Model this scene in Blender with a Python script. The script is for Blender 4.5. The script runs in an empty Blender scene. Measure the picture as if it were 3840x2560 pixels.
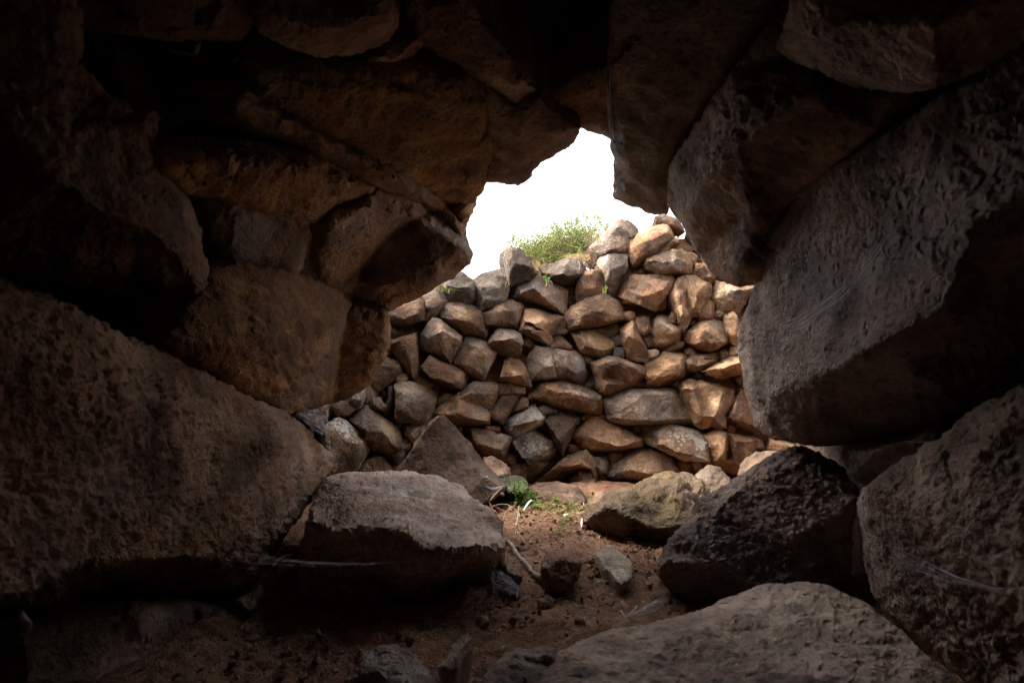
import bpy, math, random
import numpy as np
from mathutils import Vector
from mathutils.geometry import delaunay_2d_cdt

S = bpy.context.scene
COL = S.collection
R = math.radians

# ---------------------------------------------------------------- camera
W, H = 3840.0, 2560.0
LENS = 20.0
F = LENS / 36.0 * W
PITCH = R(6.0)
CAMZ = 0.60
cam_d = bpy.data.cameras.new("camera")
cam = bpy.data.objects.new("camera", cam_d)
COL.objects.link(cam)
cam.location = (0, 0, CAMZ)
cam.rotation_euler = (math.pi / 2 + PITCH, 0, 0)
cam_d.lens = LENS
cam_d.sensor_width = 36
cam_d.clip_start = 0.02
cam_d.clip_end = 2000
cam_d.dof.use_dof = True
cam_d.dof.focus_distance = 3.4
cam_d.dof.aperture_fstop = 4.0
S.camera = cam

# ---------------------------------------------------------------- sky and sun
SUN_EL, SUN_AZ = R(51), R(-82)       # azimuth clockwise from +Y: from the left, grazing the wall
world = bpy.data.worlds.new("World")
S.world = world
world.use_nodes = True
wn = world.node_tree.nodes
wl = world.node_tree.links
sky = wn.new("ShaderNodeTexSky")
sky.sky_type = 'NISHITA'
sky.sun_disc = False
sky.sun_elevation = SUN_EL
sky.sun_rotation = SUN_AZ
sky.dust_density = 4.0
sky.air_density = 1.0
hs = wn.new("ShaderNodeHueSaturation")
hs.inputs["Saturation"].default_value = 0.25      # thin bright overcast
wl.new(sky.outputs[0], hs.inputs["Color"])
bg = wn["Background"]
bg.inputs["Strength"].default_value = 0.15
wl.new(hs.outputs[0], bg.inputs["Color"])
sun_d = bpy.data.lights.new("sun", 'SUN')
sun_d.energy = 1.75
sun_d.angle = R(18)
sun_d.color = (1.0, 0.92, 0.80)
sun = bpy.data.objects.new("sun", sun_d)
COL.objects.link(sun)
sd = Vector((math.sin(SUN_AZ) * math.cos(SUN_EL), math.cos(SUN_AZ) * math.cos(SUN_EL), math.sin(SUN_EL)))
sun.rotation_euler = sd.to_track_quat('Z', 'Y').to_euler()
sun.location = sd * 20
S.view_settings.view_transform = 'Standard'
S.view_settings.look = 'None'
S.view_settings.gamma = 1.0
S.view_settings.exposure = 2.7
S.view_settings.use_curve_mapping = False
S.render.engine = 'CYCLES'
S.cycles.max_bounces = 8
S.cycles.diffuse_bounces = 7
S.cycles.glossy_bounces = 1
S.cycles.use_adaptive_sampling = True
S.cycles.adaptive_threshold = 0.03
S.cycles.transparent_max_bounces = 12
S.cycles.caustics_reflective = False
S.cycles.caustics_refractive = False
S.cycles.use_denoising = True
S.cycles.denoiser = 'OPENIMAGEDENOISE'
S.cycles.sample_clamp_indirect = 4.0

# ---------------------------------------------------------------- numeric helpers
_rng = np.random.RandomState(7)
_perm = _rng.permutation(256)
_perm = np.concatenate([_perm, _perm, _perm])
_g = _rng.normal(size=(256, 3))
_g /= np.linalg.norm(_g, axis=1)[:, None]

def perlin(P):
    P = np.asarray(P, float)
    I = np.floor(P).astype(np.int64)
    f = P - I
    I &= 255
    u = f * f * f * (f * (f * 6 - 15) + 10)
    out = 0.0
    for dx in (0, 1):
        wx = u[:, 0] if dx else 1 - u[:, 0]
        for dy in (0, 1):
            wy = u[:, 1] if dy else 1 - u[:, 1]
            for dz in (0, 1):
                wz = u[:, 2] if dz else 1 - u[:, 2]
                h = _perm[_perm[_perm[I[:, 0] + dx] + I[:, 1] + dy] + I[:, 2] + dz]
                g = _g[h]
                d = g[:, 0] * (f[:, 0] - dx) + g[:, 1] * (f[:, 1] - dy) + g[:, 2] * (f[:, 2] - dz)
                out = out + wx * wy * wz * d
    return out * 1.5

def fbm(P, freq, octv=4, gain=0.5, ridged=False):
    P = np.asarray(P, float) * freq
    a, s = 1.0, 0.0
    for i in range(octv):
        n = perlin(P + 17.3 * i)
        if ridged:
            n = 1 - 2 * np.abs(n)
        s = s + a * n
        a *= gain
        P = P * 2.03
    return s

def ray(px, py):
    """direction through a photo position, scaled to 1 m along +Y"""
    u = (np.asarray(px, float) - W / 2) / F
    v = (H / 2 - np.asarray(py, float)) / F
    y = math.cos(PITCH) - v * math.sin(PITCH)
    z = math.sin(PITCH) + v * math.cos(PITCH)
    return u / y, z / y

def unproj(px, py, Y):
    a, b = ray(px, py)
    Y = np.asarray(Y, float) + 0 * a
    return np.stack([a * Y, Y, CAMZ + b * Y], -1)

def at(px, py, Y):
    return Vector(unproj(np.array([px]), np.array([py]), Y)[0])

def gpt(x, y):               # position in the 2352-wide view
    return x * W / 2352, y * W / 2352

def inside(px, py, poly):
    x0, y0 = poly[:, 0], poly[:, 1]
    x1, y1 = np.roll(x0, -1), np.roll(y0, -1)
    c = np.zeros(len(px), int)
    for i in range(len(poly)):
        cond = (y0[i] > py) != (y1[i] > py)
        if y1[i] == y0[i]:
            continue
        xi = (x1[i] - x0[i]) * (py - y0[i]) / (y1[i] - y0[i]) + x0[i]
        c += cond & (px < xi)
    return c % 2 == 1

def seg_dist(px, py, poly):
    d = np.full(len(px), 1e9)
    for i in range(len(poly)):
        a = poly[i]
        b = poly[(i + 1) % len(poly)]
        ab = b - a
        t = ((px - a[0]) * ab[0] + (py - a[1]) * ab[1]) / (ab @ ab + 1e-9)
        t = np.clip(t, 0, 1)
        d = np.minimum(d, np.hypot(px - a[0] - t * ab[0], py - a[1] - t * ab[1]))
    return d

def area(poly):
    x, y = poly[:, 0], poly[:, 1]
    return 0.5 * np.sum(x * np.roll(y, -1) - np.roll(x, -1) * y)

# ---------------------------------------------------------------- object helpers
def mesh_obj(name, V, Fc, mat=None, parent=None, smooth=True, origin=None):
    V = np.asarray(V, float)
    o0 = np.array(origin if origin is not None else V.mean(0))
    me = bpy.data.meshes.new(name)
    me.from_pydata((V - o0).tolist(), [], [tuple(map(int, f)) for f in Fc])
    me.update()
    if smooth:
        me.shade_smooth()
    o = bpy.data.objects.new(name, me)
    COL.objects.link(o)
    if mat:
        me.materials.append(mat)
    if parent:
        o.parent = parent
        o.location = Vector(o0) - parent.location
    else:
        o.location = o0
    return o

def tag(o, label, cat, group=None, kind=None):
    o["label"] = label
    if cat:
        o["category"] = cat
    if group:
        o["group"] = group
    if kind:
        o["kind"] = kind
    return o

def empty(name, loc, label, cat, group=None):
    o = bpy.data.objects.new(name, None)
    COL.objects.link(o)
    o.location = loc
    o.empty_display_size = 0.1
    return tag(o, label, cat, group)

def tubes(paths, sides=5):
    """paths: list of (points, radii); returns verts, faces"""
    V, Fc = [], []
    for pts, rad in paths:
        pts = [Vector(p) for p in pts]
        n = len(pts)
        if not hasattr(rad, '__len__'):
            rad = [rad] * n
        base = len(V)
        for i, p in enumerate(pts):
            t = (pts[min(i + 1, n - 1)] - pts[max(i - 1, 0)])
            t = t.normalized() if t.length > 1e-9 else Vector((0, 0, 1))
            u = t.cross(Vector((0.31, 0.2, 0.93)))
            if u.length < 1e-3:
                u = t.cross(Vector((1, 0, 0)))
            u.normalize()
            w = t.cross(u)
            for k in range(sides):
                an = 2 * math.pi * k / sides
                V.append(tuple(p + (u * math.cos(an) + w * math.sin(an)) * rad[i]))
        for i in range(n - 1):
            for k in range(sides):
                a = base + i * sides + k
                b = base + i * sides + (k + 1) % sides
                Fc.append((a, b, b + sides, a + sides))
        Fc.append(tuple(base + k for k in range(sides))[::-1])
        Fc.append(tuple(base + (n - 1) * sides + k for k in range(sides)))
    return V, Fc

# ---------------------------------------------------------------- materials
def nodes(name):
    m = bpy.data.materials.new(name)
    m.use_nodes = True
    nt = m.node_tree
    return m, nt.nodes, nt.links, nt.nodes["Principled BSDF"]

def mixc(N, L, fac, a, b, mode='MIX'):
    n = N.new("ShaderNodeMix")
    n.data_type = 'RGBA'
    n.blend_type = mode
    for sock, val in ((n.inputs[0], fac), (n.inputs[6], a), (n.inputs[7], b)):
        if hasattr(val, 'is_output') or isinstance(val, bpy.types.NodeSocket):
            L.new(val, sock)
        elif isinstance(val, (int, float)):
            sock.default_value = val
        else:
            sock.default_value = (*val, 1) if len(val) == 3 else val
    return n.outputs[2]

def ramp(N, L, src, stops):
    n = N.new("ShaderNodeValToRGB")
    L.new(src, n.inputs[0])
    e = n.color_ramp.elements
    while len(e) < len(stops):
        e.new(0.5)
    for i, (p, c) in enumerate(stops):
        e[i].position = p
        e[i].color = (c, c, c, 1) if isinstance(c, (int, float)) else (*c, 1)
    return n.outputs[0]

def noise(N, L, co, scale, detail=4, rough=0.55, dist=0.0):
    n = N.new("ShaderNodeTexNoise")
    n.inputs["Scale"].default_value = scale
    n.inputs["Detail"].default_value = detail
    n.inputs["Roughness"].default_value = rough
    n.inputs["Distortion"].default_value = dist
    L.new(co, n.inputs["Vector"])
    return n.outputs[0]

def math_n(N, L, op, a, b=None):
    n = N.new("ShaderNodeMath")
    n.operation = op
    for i, v in enumerate((a, b)):
        if v is None:
            continue
        if isinstance(v, (int, float)):
            n.inputs[i].default_value = v
        else:
            L.new(v, n.inputs[i])
    return n.outputs[0]

def rock_mat(name, dark, mid, light, rust, rust_amt=0.5, fine=1.0, pits=0.6, pit_scale=60,
             streak=None, lichen=True, moss=0.0, bump=1.0, sparse=0.35, crack=2.6):
    m, N, L, B = nodes(name)
    tc = N.new("ShaderNodeTexCoord")
    oi = N.new("ShaderNodeObjectInfo")
    ad = N.new("ShaderNodeVectorMath")
    ad.operation = 'ADD'
    rv = N.new("ShaderNodeVectorMath")
    rv.operation = 'SCALE'
    rv.inputs[0].default_value = (31.7, 17.3, 53.1)
    L.new(oi.outputs["Random"], rv.inputs["Scale"])
    L.new(tc.outputs["Object"], ad.inputs[0])
    L.new(rv.outputs[0], ad.inputs[1])
    co = ad.outputs[0]
    mv = N.new("ShaderNodeAttribute")
    mv.attribute_name = "mixv"
    sc_ = N.new("ShaderNodeSeparateColor")
    L.new(mv.outputs["Color"], sc_.inputs[0])
    base = ramp(N, L, sc_.outputs[0], [(0.25, dark), (0.5, mid), (0.75, light)])
    rmask = ramp(N, L, sc_.outputs[1], [(0.48, 0.0), (0.68, rust_amt)])
    c = mixc(N, L, rmask, base, rust)
    # grey weathered skin patches
    gm = ramp(N, L, sc_.outputs[2], [(0.55, 0.0), (0.70, 0.5)])
    c = mixc(N, L, gm, c, (0.20, 0.185, 0.175))
    if streak:
        mp = N.new("ShaderNodeMapping")
        mp.inputs["Scale"].default_value = streak[1]
        L.new(co, mp.inputs[0])
        ns = noise(N, L, mp.outputs[0], 4.0, 4, 0.6)
        sm = ramp(N, L, ns, [(0.52, 0.0), (0.64, 0.75)])
        c = mixc(N, L, sm, c, streak[0])
    n3 = noise(N, L, co, 60.0, 3, 0.75)
    sp = ramp(N, L, n3, [(0.3, 0.55), (0.5, 1.0), (0.72, 1.35)])
    c = mixc(N, L, 0.8 * fine, c, sp, 'MULTIPLY')
    # dark mineral blotches
    bm = ramp(N, L, mv.outputs["Alpha"], [(0.62, 0.0), (0.74, 0.6)])
    c = mixc(N, L, bm, c, (0.07, 0.062, 0.058))
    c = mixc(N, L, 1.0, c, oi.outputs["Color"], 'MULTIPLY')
    if lichen:
        v = N.new("ShaderNodeTexVoronoi")
        v.inputs["Scale"].default_value = 42
        L.new(co, v.inputs["Vector"])
        nl = noise(N, L, co, 5.5, 1, 0.5)
        thr = ramp(N, L, nl, [(0.42, 0.0), (0.62, 0.7)])
        lm = math_n(N, L, 'LESS_THAN', v.outputs["Distance"], thr)
        inv = math_n(N, L, 'SUBTRACT', 1.0, oi.outputs["Alpha"])
        lm = math_n(N, L, 'MULTIPLY', lm, inv)
        c = mixc(N, L, lm, c, (0.52, 0.53, 0.47))
    if moss:
        ge = N.new("ShaderNodeNewGeometry")
        sx = N.new("ShaderNodeSeparateXYZ")
        L.new(ge.outputs["Normal"], sx.inputs[0])
        nm = noise(N, L, co, 9, 5, 0.6)
        ms = math_n(N, L, 'ADD', math_n(N, L, 'MULTIPLY', sx.outputs[2], 0.6), nm)
        mm = ramp(N, L, ms, [(1.0, 0.0), (1.35, moss)])
        c = mixc(N, L, mm, c, (0.05, 0.056, 0.02))
    L.new(c, B.inputs["Base Color"])
    B.inputs["Roughness"].default_value = 0.88
    B.inputs["Specular IOR Level"].default_value = 0.25
    # relief: grain, crust and vesicles in one height field
    hb = noise(N, L, co, 30.0, 4, 0.72)
    hf = noise(N, L, co, 170.0, 2, 0.7)
    vp = N.new("ShaderNodeTexVoronoi")
    vp.inputs["Scale"].default_value = pit_scale
    L.new(co, vp.inputs["Vector"])
    pr = ramp(N, L, vp.outputs["Distance"], [(0.08, 0.0), (0.34, 1.0)])
    sv = N.new("ShaderNodeSeparateColor")
    L.new(vp.outputs["Color"], sv.inputs[0])
    pr = math_n(N, L, 'MAXIMUM', pr, math_n(N, L, 'LESS_THAN', sv.outputs[0], sparse))
    uneven = ramp(N, L, sc_.outputs[1], [(0.36, 0.35), (0.6, 1.35)])
    h = math_n(N, L, 'MULTIPLY', hb, 1.6 * bump)
    h = math_n(N, L, 'ADD', h, math_n(N, L, 'MULTIPLY', hf, 0.32 * bump))
    h = math_n(N, L, 'MULTIPLY', h, uneven)
    h = math_n(N, L, 'ADD', h, math_n(N, L, 'MULTIPLY', pr, 0.45 * pits))
    # a few hairline cracks
    nc = noise(N, L, co, crack, 3, 0.55)
    ck = ramp(N, L, math_n(N, L, 'ABSOLUTE', math_n(N, L, 'SUBTRACT', nc, 0.5)), [(0.0, 0.0), (0.012, 1.0)])
    ck = math_n(N, L, 'MAXIMUM', ck, ramp(N, L, sc_.outputs[2], [(0.46, 1.0), (0.54, 0.0)]))
    h = math_n(N, L, 'ADD', h, math_n(N, L, 'MULTIPLY', ck, 0.35))
    b1 = N.new("ShaderNodeBump")
    b1.inputs["Strength"].default_value = 0.85
    b1.inputs["Distance"].default_value = 0.016
    L.new(h, b1.inputs["Height"])
    L.new(b1.outputs[0], B.inputs["Normal"])
    return m

M_WALL = rock_mat("wall_stone_basalt", (0.10, 0.066, 0.047), (0.215, 0.140, 0.095), (0.36, 0.26, 0.175), (0.255, 0.14, 0.075), 0.6, pits=0.9, bump=1.65, fine=1.2)
M_PASS = rock_mat("passage_basalt", (0.085, 0.060, 0.047), (0.22, 0.158, 0.122), (0.41, 0.315, 0.25), (0.28, 0.165, 0.09), 0.55, pit_scale=34, pits=1.0, bump=1.2)
M_STREAK = rock_mat("streaked_basalt", (0.14, 0.095, 0.07), (0.22, 0.15, 0.10), (0.30, 0.21, 0.14), (0.27, 0.15, 0.07), 0.4,
                    streak=((0.46, 0.33, 0.17), (0.5, 1.2, 3.2)), lichen=False)
M_PITTED = rock_mat("pitted_basalt", (0.13, 0.095, 0.075), (0.30, 0.215, 0.165), (0.48, 0.37, 0.29), (0.32, 0.20, 0.12), 0.35, pit_scale=34, pits=1.5, bump=1.2, lichen=False)
M_LOOSE = rock_mat("loose_basalt", (0.15, 0.115, 0.095), (0.25, 0.19, 0.155), (0.36, 0.29, 0.24), (0.27, 0.17, 0.11), 0.35, pit_scale=34, pits=1.6, sparse=0.7, lichen=True)
M_MOSSY = rock_mat("mossy_basalt", (0.07, 0.056, 0.04), (0.12, 0.098, 0.065), (0.20, 0.165, 0.11), (0.12, 0.10, 0.05), 0.4, moss=0.22, bump=1.5)
M_CAP = rock_mat("moss_capped_basalt", (0.07, 0.056, 0.04), (0.12, 0.098, 0.065), (0.20, 0.165, 0.11), (0.12, 0.10, 0.05), 0.4, moss=1.0, bump=1.5)

def soil_mat():
    m, N, L, B = nodes("red_brown_soil")
    tc = N.new("ShaderNodeTexCoord")
    co = tc.outputs["Object"]
    n1 = noise(N, L, co, 3.5, 5, 0.65)
    c = ramp(N, L, n1, [(0.3, (0.13, 0.062, 0.036)), (0.5, (0.22, 0.117, 0.07)), (0.7, (0.34, 0.195, 0.12))])
    n2 = noise(N, L, co, 70, 5, 0.7)
    c = mixc(N, L, 0.8, c, ramp(N, L, n2, [(0.3, 0.55), (0.5, 1.0), (0.7, 1.35)]), 'MULTIPLY')
    v = N.new("ShaderNodeTexVoronoi")
    v.inputs["Scale"].default_value = 60
    L.new(co, v.inputs["Vector"])
    cr = mixc(N, L, math_n(N, L, 'LESS_THAN', v.outputs["Distance"], 0.16), c, (0.30, 0.23, 0.18))
    at_ = N.new("ShaderNodeAttribute")
    at_.attribute_name = "moss"
    nm = noise(N, L, co, 16, 6, 0.65)
    mm = math_n(N, L, 'MULTIPLY', at_.outputs["Fac"], ramp(N, L, nm, [(0.36, 0.0), (0.52, 1.0)]))
    mc = ramp(N, L, noise(N, L, co, 60, 3), [(0.35, (0.07, 0.075, 0.02)), (0.6, (0.22, 0.20, 0.06))])
    cr = mixc(N, L, mm, cr, mc)
    L.new(cr, B.inputs["Base Color"])
    B.inputs["Roughness"].default_value = 0.95
    B.inputs["Specular IOR Level"].default_value = 0.15
    b1 = N.new("ShaderNodeBump")
    b1.inputs["Strength"].default_value = 0.9
    b1.inputs["Distance"].default_value = 0.02
    L.new(noise(N, L, co, 38, 4, 0.75), b1.inputs["Height"])
    b2 = N.new("ShaderNodeBump")
    b2.inputs["Strength"].default_value = 0.6
    b2.inputs["Distance"].default_value = 0.008
    L.new(noise(N, L, co, 150, 2, 0.7), b2.inputs["Height"])
    L.new(b1.outputs[0], b2.inputs["Normal"])
    L.new(b2.outputs[0], B.inputs["Normal"])
    return m
M_SOIL = soil_mat()

def simple_mat(name, c1, c2, scale=30, rough=0.8, island=False, transl=0.0):
    m, N, L, B = nodes(name)
    if island:
        g = N.new("ShaderNodeNewGeometry")
        src = g.outputs["Random Per Island"]
    else:
        tc = N.new("ShaderNodeTexCoord")
        src = noise(N, L, tc.outputs["Object"], scale, 5, 0.6)
    c = ramp(N, L, src, [(0.25, c1), (0.75, c2)])
    L.new(c, B.inputs["Base Color"])
    B.inputs["Roughness"].default_value = rough
    B.inputs["Specular IOR Level"].default_value = 0.2
    if transl:
        t = N.new("ShaderNodeBsdfTranslucent")
        L.new(c, t.inputs[0])
        mx = N.new("ShaderNodeMixShader")
        mx.inputs[0].default_value = transl
        L.new(B.outputs[0], mx.inputs[1])
        L.new(t.outputs[0], mx.inputs[2])
        L.new(mx.outputs[0], N["Material Output"].inputs[0])
    return m

def web_mat(name, alpha, streak):
    m, N, L, B = nodes(name)
    at_ = N.new("ShaderNodeAttribute")
    at_.attribute_name = "dens"
    uv = N.new("ShaderNodeAttribute")
    uv.attribute_name = "along"
    tc = N.new("ShaderNodeTexCoord")
    mp = N.new("ShaderNodeMapping")
    mp.inputs["Scale"].default_value = streak
    L.new(uv.outputs["Vector"], mp.inputs[0])
    n = noise(N, L, mp.outputs[0], 1.0, 5, 0.65, 0.4)
    f = ramp(N, L, n, [(0.40, 0.05), (0.66, 1.0)])
    a = math_n(N, L, 'MULTIPLY', f, at_.outputs["Fac"])
    a = math_n(N, L, 'MULTIPLY', a, alpha)
    N.remove(B)
    df = N.new("ShaderNodeBsdfDiffuse")
    t = N.new("ShaderNodeBsdfTranslucent")
    for q in (df, t):
        q.inputs[0].default_value = (0.90, 0.94, 1.0, 1)
    m1 = N.new("ShaderNodeMixShader")
    m1.inputs[0].default_value = 0.5
    L.new(df.outputs[0], m1.inputs[1])
    L.new(t.outputs[0], m1.inputs[2])
    tr = N.new("ShaderNodeBsdfTransparent")
    m2 = N.new("ShaderNodeMixShader")
    L.new(a, m2.inputs[0])
    L.new(tr.outputs[0], m2.inputs[1])
    L.new(m1.outputs[0], m2.inputs[2])
    L.new(m2.outputs[0], N["Material Output"].inputs[0])
    return m

# ---------------------------------------------------------------- rock builder
def chaikin(poly, r=0.14):
    P, Q = poly, np.roll(poly, -1, 0)
    return np.stack([P * (1 - r) + Q * r, P * r + Q * (1 - r)], 1).reshape(-1, poly.shape[1])

def tin(cpts, cz, nout, ridges_idx):
    edges = [(i, (i + 1) % nout) for i in range(nout)] + ridges_idx
    v, e, f, ov, oe, of = delaunay_2d_cdt([Vector(p) for p in cpts], edges, [], 0, 1e-4)
    v = np.array([tuple(p) for p in v])
    z = np.zeros(len(v))
    for i, o in enumerate(ov):
        if o:
            z[i] = cz[o[0]]
        else:
            d = ((np.asarray(cpts) - v[i]) ** 2).sum(1)
            w = 1 / (d + 1)
            z[i] = (w * cz).sum() / w.sum()
    return v, z, np.array([t for t in f if len(t) == 3])

def tin_eval(px, py, T):
    v, z, f = T
    best = np.full(len(px), -1e9)
    out = np.zeros(len(px))
    for a, b, c in f:
        A, B_, C = v[a], v[b], v[c]
        d = (B_[1] - C[1]) * (A[0] - C[0]) + (C[0] - B_[0]) * (A[1] - C[1])
        if abs(d) < 1e-6:
            continue
        l0 = ((B_[1] - C[1]) * (px - C[0]) + (C[0] - B_[0]) * (py - C[1])) / d
        l1 = ((C[1] - A[1]) * (px - C[0]) + (A[0] - C[0]) * (py - C[1])) / d
        l2 = 1 - l0 - l1
        m = np.minimum(np.minimum(l0, l1), l2)
        L0, L1, L2 = np.clip(l0, 0, 1), np.clip(l1, 0, 1), np.clip(l2, 0, 1)
        s = L0 + L1 + L2
        zz = (L0 * z[a] + L1 * z[b] + L2 * z[c]) / s
        k = m > best
        out[k] = zz[k]
        best[k] = m[k]
    return out

def make_rock(pts, Yfun, ridges=(), sp=9.0, back=(0, 1, 0), depth=0.25, shrink=0.35, rnd=0.025,
              amp=0.012, freq=7.0, rough_out=3.0, soft=6.0, chips=0, seed=0, grain=0.0, grain_f=45.0, inner=None,
              corner=0.14, strata=0.0, strata_dir=(0.3, 0.4, 1.0), facet=0.0, ftilt=0.12, warp=0.0):
    """front surface traced from an outline with ridge lines, then carried back to a closed boulder.
    pts: (x, y[, dY]); ridges: polylines of (x, y, dY).  dY < 0 stands forward."""
    rs = np.random.RandomState(seed + 11)
    out = np.array([(p[0], p[1], p[2] if len(p) > 2 else 0.0) for p in pts], float)
    if area(out[:, :2]) < 0:
        out = out[::-1]
    cpts = [tuple(p[:2]) for p in out]
    cz = [p[2] for p in out]
    ridx = []
    for rl in ridges:
        prev = None
        for p in rl:
            cpts.append((p[0], p[1]))
            cz.append(p[2])
            if prev is not None:
                ridx.append((prev, len(cpts) - 1))
            prev = len(cpts) - 1
    if not ridges:
        c = out[:, :2].mean(0)
        k = inner if inner is not None else -0.03
        m = len(out)
        for i in range(m):
            q = c + (out[i, :2] - c) * (0.45 + 0.25 * rs.rand())
            cpts.append(tuple(q))
            cz.append(out[i, 2] + k * (0.4 + 0.9 * rs.rand()))
    T = tin(cpts, np.array(cz), len(out), ridx)
    # boundary
    poly = chaikin(out[:, :2], corner)
    B = []
    for i in range(len(poly)):
        a, b = poly[i], poly[(i + 1) % len(poly)]
        n = max(1, int(round(np.hypot(*(b - a)) / sp)))
        for k in range(n):
            B.append(a + (b - a) * k / n)
    B = np.array(B)
    t = np.roll(B, -1, 0) - np.roll(B, 1, 0)
    nrm = np.stack([t[:, 1], -t[:, 0]], 1) / (np.hypot(t[:, 0], t[:, 1])[:, None] + 1e-9)
    Q = np.concatenate([B, np.full((len(B), 1), seed * 7.7)], 1)
    off = fbm(Q, 1 / 90.0, 4, 0.6) * rough_out + fbm(Q + 33, 1 / 30.0, 3, 0.6) * rough_out * 0.45
    B = B + nrm * off[:, None]
    # interior points
    x0, y0 = B.min(0)
    x1, y1 = B.max(0)
    gx, gy = np.meshgrid(np.arange(x0, x1, sp), np.arange(y0, y1, sp * 0.866))
    gx = gx + (np.arange(gy.shape[0]) % 2)[:, None] * sp / 2
    gx, gy = gx.ravel() + rs.uniform(-.2, .2, gx.size) * sp, gy.ravel() + rs.uniform(-.2, .2, gy.size) * sp
    ok = inside(gx, gy, B)
    gx, gy = gx[ok], gy[ok]
    dd = seg_dist(gx, gy, B)
    ok = dd > sp * 0.6
    gx, gy, dd = gx[ok], gy[ok], dd[ok]
    nb = len(B)
    allp = np.concatenate([B, np.stack([gx, gy], 1)])
    v, e, f, ov, oe, of = delaunay_2d_cdt([Vector(p) for p in allp.tolist()],
                                          [(i, (i + 1) % nb) for i in range(nb)], [], 1, 1e-5)
    # map back to input order
    idx = [o[0] if o else -1 for o in ov]
    keepf = [tuple(idx[k] for k in t) for t in f]
    keepf = [t for t in keepf if len(t) == 3 and min(t) >= 0]
    px, py = allp[:, 0], allp[:, 1]
    dist = np.concatenate([np.zeros(nb), dd])
    # depth; ridge lines run ragged, not ruled
    if warp:
        Qp = np.stack([px, py, np.full(len(px), seed * 5.1)], -1)
        fw_ = np.clip(dist / (3 * warp), 0, 1)
        wx_, wy_ = px + fw_ * warp * fbm(Qp, 1 / 55.0, 4, 0.6), py + fw_ * warp * fbm(Qp + 77, 1 / 55.0, 4, 0.6)
    else:
        wx_, wy_ = px, py
    z = tin_eval(wx_, wy_, T)
    if soft:
        acc = z.copy()
        for k in range(6):
            an = k * math.pi / 3
            acc += tin_eval(wx_ + soft * math.cos(an), wy_ + soft * math.sin(an), T)
        z = acc / 7
    Y = Yfun(px, py) + z
    P = unproj(px, py, Y)
    back = np.array(back, float)
    back /= np.linalg.norm(back)
    mpp = Y.mean() / F
    tt = np.clip(dist * mpp / max(rnd, 1e-6), 0, 1)
    rd = P - np.array([0, 0, CAMZ])
    rd /= np.linalg.norm(rd, axis=1)[:, None]
    P += rd * (rnd * (1 - np.sqrt(np.clip(1 - (1 - tt) ** 2, 0, 1))))[:, None]
    nf = len(P)
    # sides
    K = max(3, min(7, int(depth / 0.05)))
    c0 = P[:nb].mean(0)
    faces = [(a, c, b) for a, b, c in keepf]
    V = [P]
    prev = np.arange(nb)
    base = nf
    for k in range(1, K + 1):
        s = k / K
        ring = c0 + (P[:nb] - c0) * (1 - shrink * s ** 1.6) + back * depth * s
        V.append(ring)
        cur = np.arange(base, base + nb)
        for i in range(nb):
            j = (i + 1) % nb
            faces.append((prev[i], prev[j], cur[j]))
            faces.append((prev[i], cur[j], cur[i]))
        prev = cur
        base += nb
    V.append(V[-1].mean(0)[None] + back * depth * 0.1)
    for i in range(nb):
        faces.append((prev[i], prev[(i + 1) % nb], base))
    V = np.concatenate(V)
    faces = np.array(faces)
    # fix orientation: outward
    cen = V.mean(0)
    # chips: planes that shave corners of the front
    size = np.linalg.norm(P.max(0) - P.min(0))
    for i in range(chips):
        d = rs.normal(size=3)
        d /= np.linalg.norm(d)
        n = -back * 0.75 + d * 0.9
        n /= np.linalg.norm(n)
        h = V @ n
        c = np.quantile(h[:nf], 0.84 + 0.12 * rs.rand())
        ex = np.clip(h - c, 0, 0.07 * size + 0.02)
        V = V - n[None] * (ex * 0.97)[:, None]
    def normals(V):
        a, b, c = V[faces[:, 0]], V[faces[:, 1]], V[faces[:, 2]]
        fn = np.cross(b - a, c - a)
        vn = np.zeros_like(V)
        for k in range(3):
            np.add.at(vn, faces[:, k], fn)
        return vn / (np.linalg.norm(vn, axis=1)[:, None] + 1e-12)
    N_ = normals(V)
    front = N_[:nf].mean(0)
    if front @ (np.array([0, 0, CAMZ]) - P.mean(0)) < 0:
        faces = faces[:, ::-1].copy()
        N_ = -N_
    s3 = V + seed * 3.17
    d = amp * fbm(s3, freq, 4, 0.55)
    if facet:
        fd = np.full(len(V), 0.35)
        fd[:nf] = np.clip(dist * mpp / 0.05, 0, 1)
        d += facets(V, facet, rs, ftilt, 0.03 * facet) * fd
    if strata:
        sdv = np.array(strata_dir, float)
        sdv /= np.linalg.norm(sdv)
        h = (s3 @ sdv)[:, None] * sdv[None]
        q = (s3 - h) * 1.6 + h * 9.0
        d += strata * fbm(q, 2.2, 4, 0.6, True)
    if grain:
        d += grain * fbm(s3, grain_f, 4, 0.7)
    V = V + N_ * d[:, None]
    return V, faces

def rock_obj(name, V, Fc, mat, parent=None, seed=0, fq=1.0, origin=None, sharp=38):
    o = mesh_obj(name, V, Fc, mat, parent, origin=origin)
    o.data.set_sharp_from_angle(angle=R(sharp))
    V = np.asarray(V) + seed * 1.37
    c = np.stack([fbm(V, 5.5 * fq, 4, 0.62), fbm(V + 50, 3.2 * fq, 3, 0.6), fbm(V + 90, 2.6 * fq, 4, 0.65), fbm(V + 130, 10 * fq, 2, 0.6)], -1)
    c = np.clip(0.5 + 0.36 * c, 0, 1)
    a = o.data.attributes.new("mixv", 'FLOAT_COLOR', 'POINT')
    a.data.foreach_set("color", c.astype(np.float32).ravel())
    return o

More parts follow.
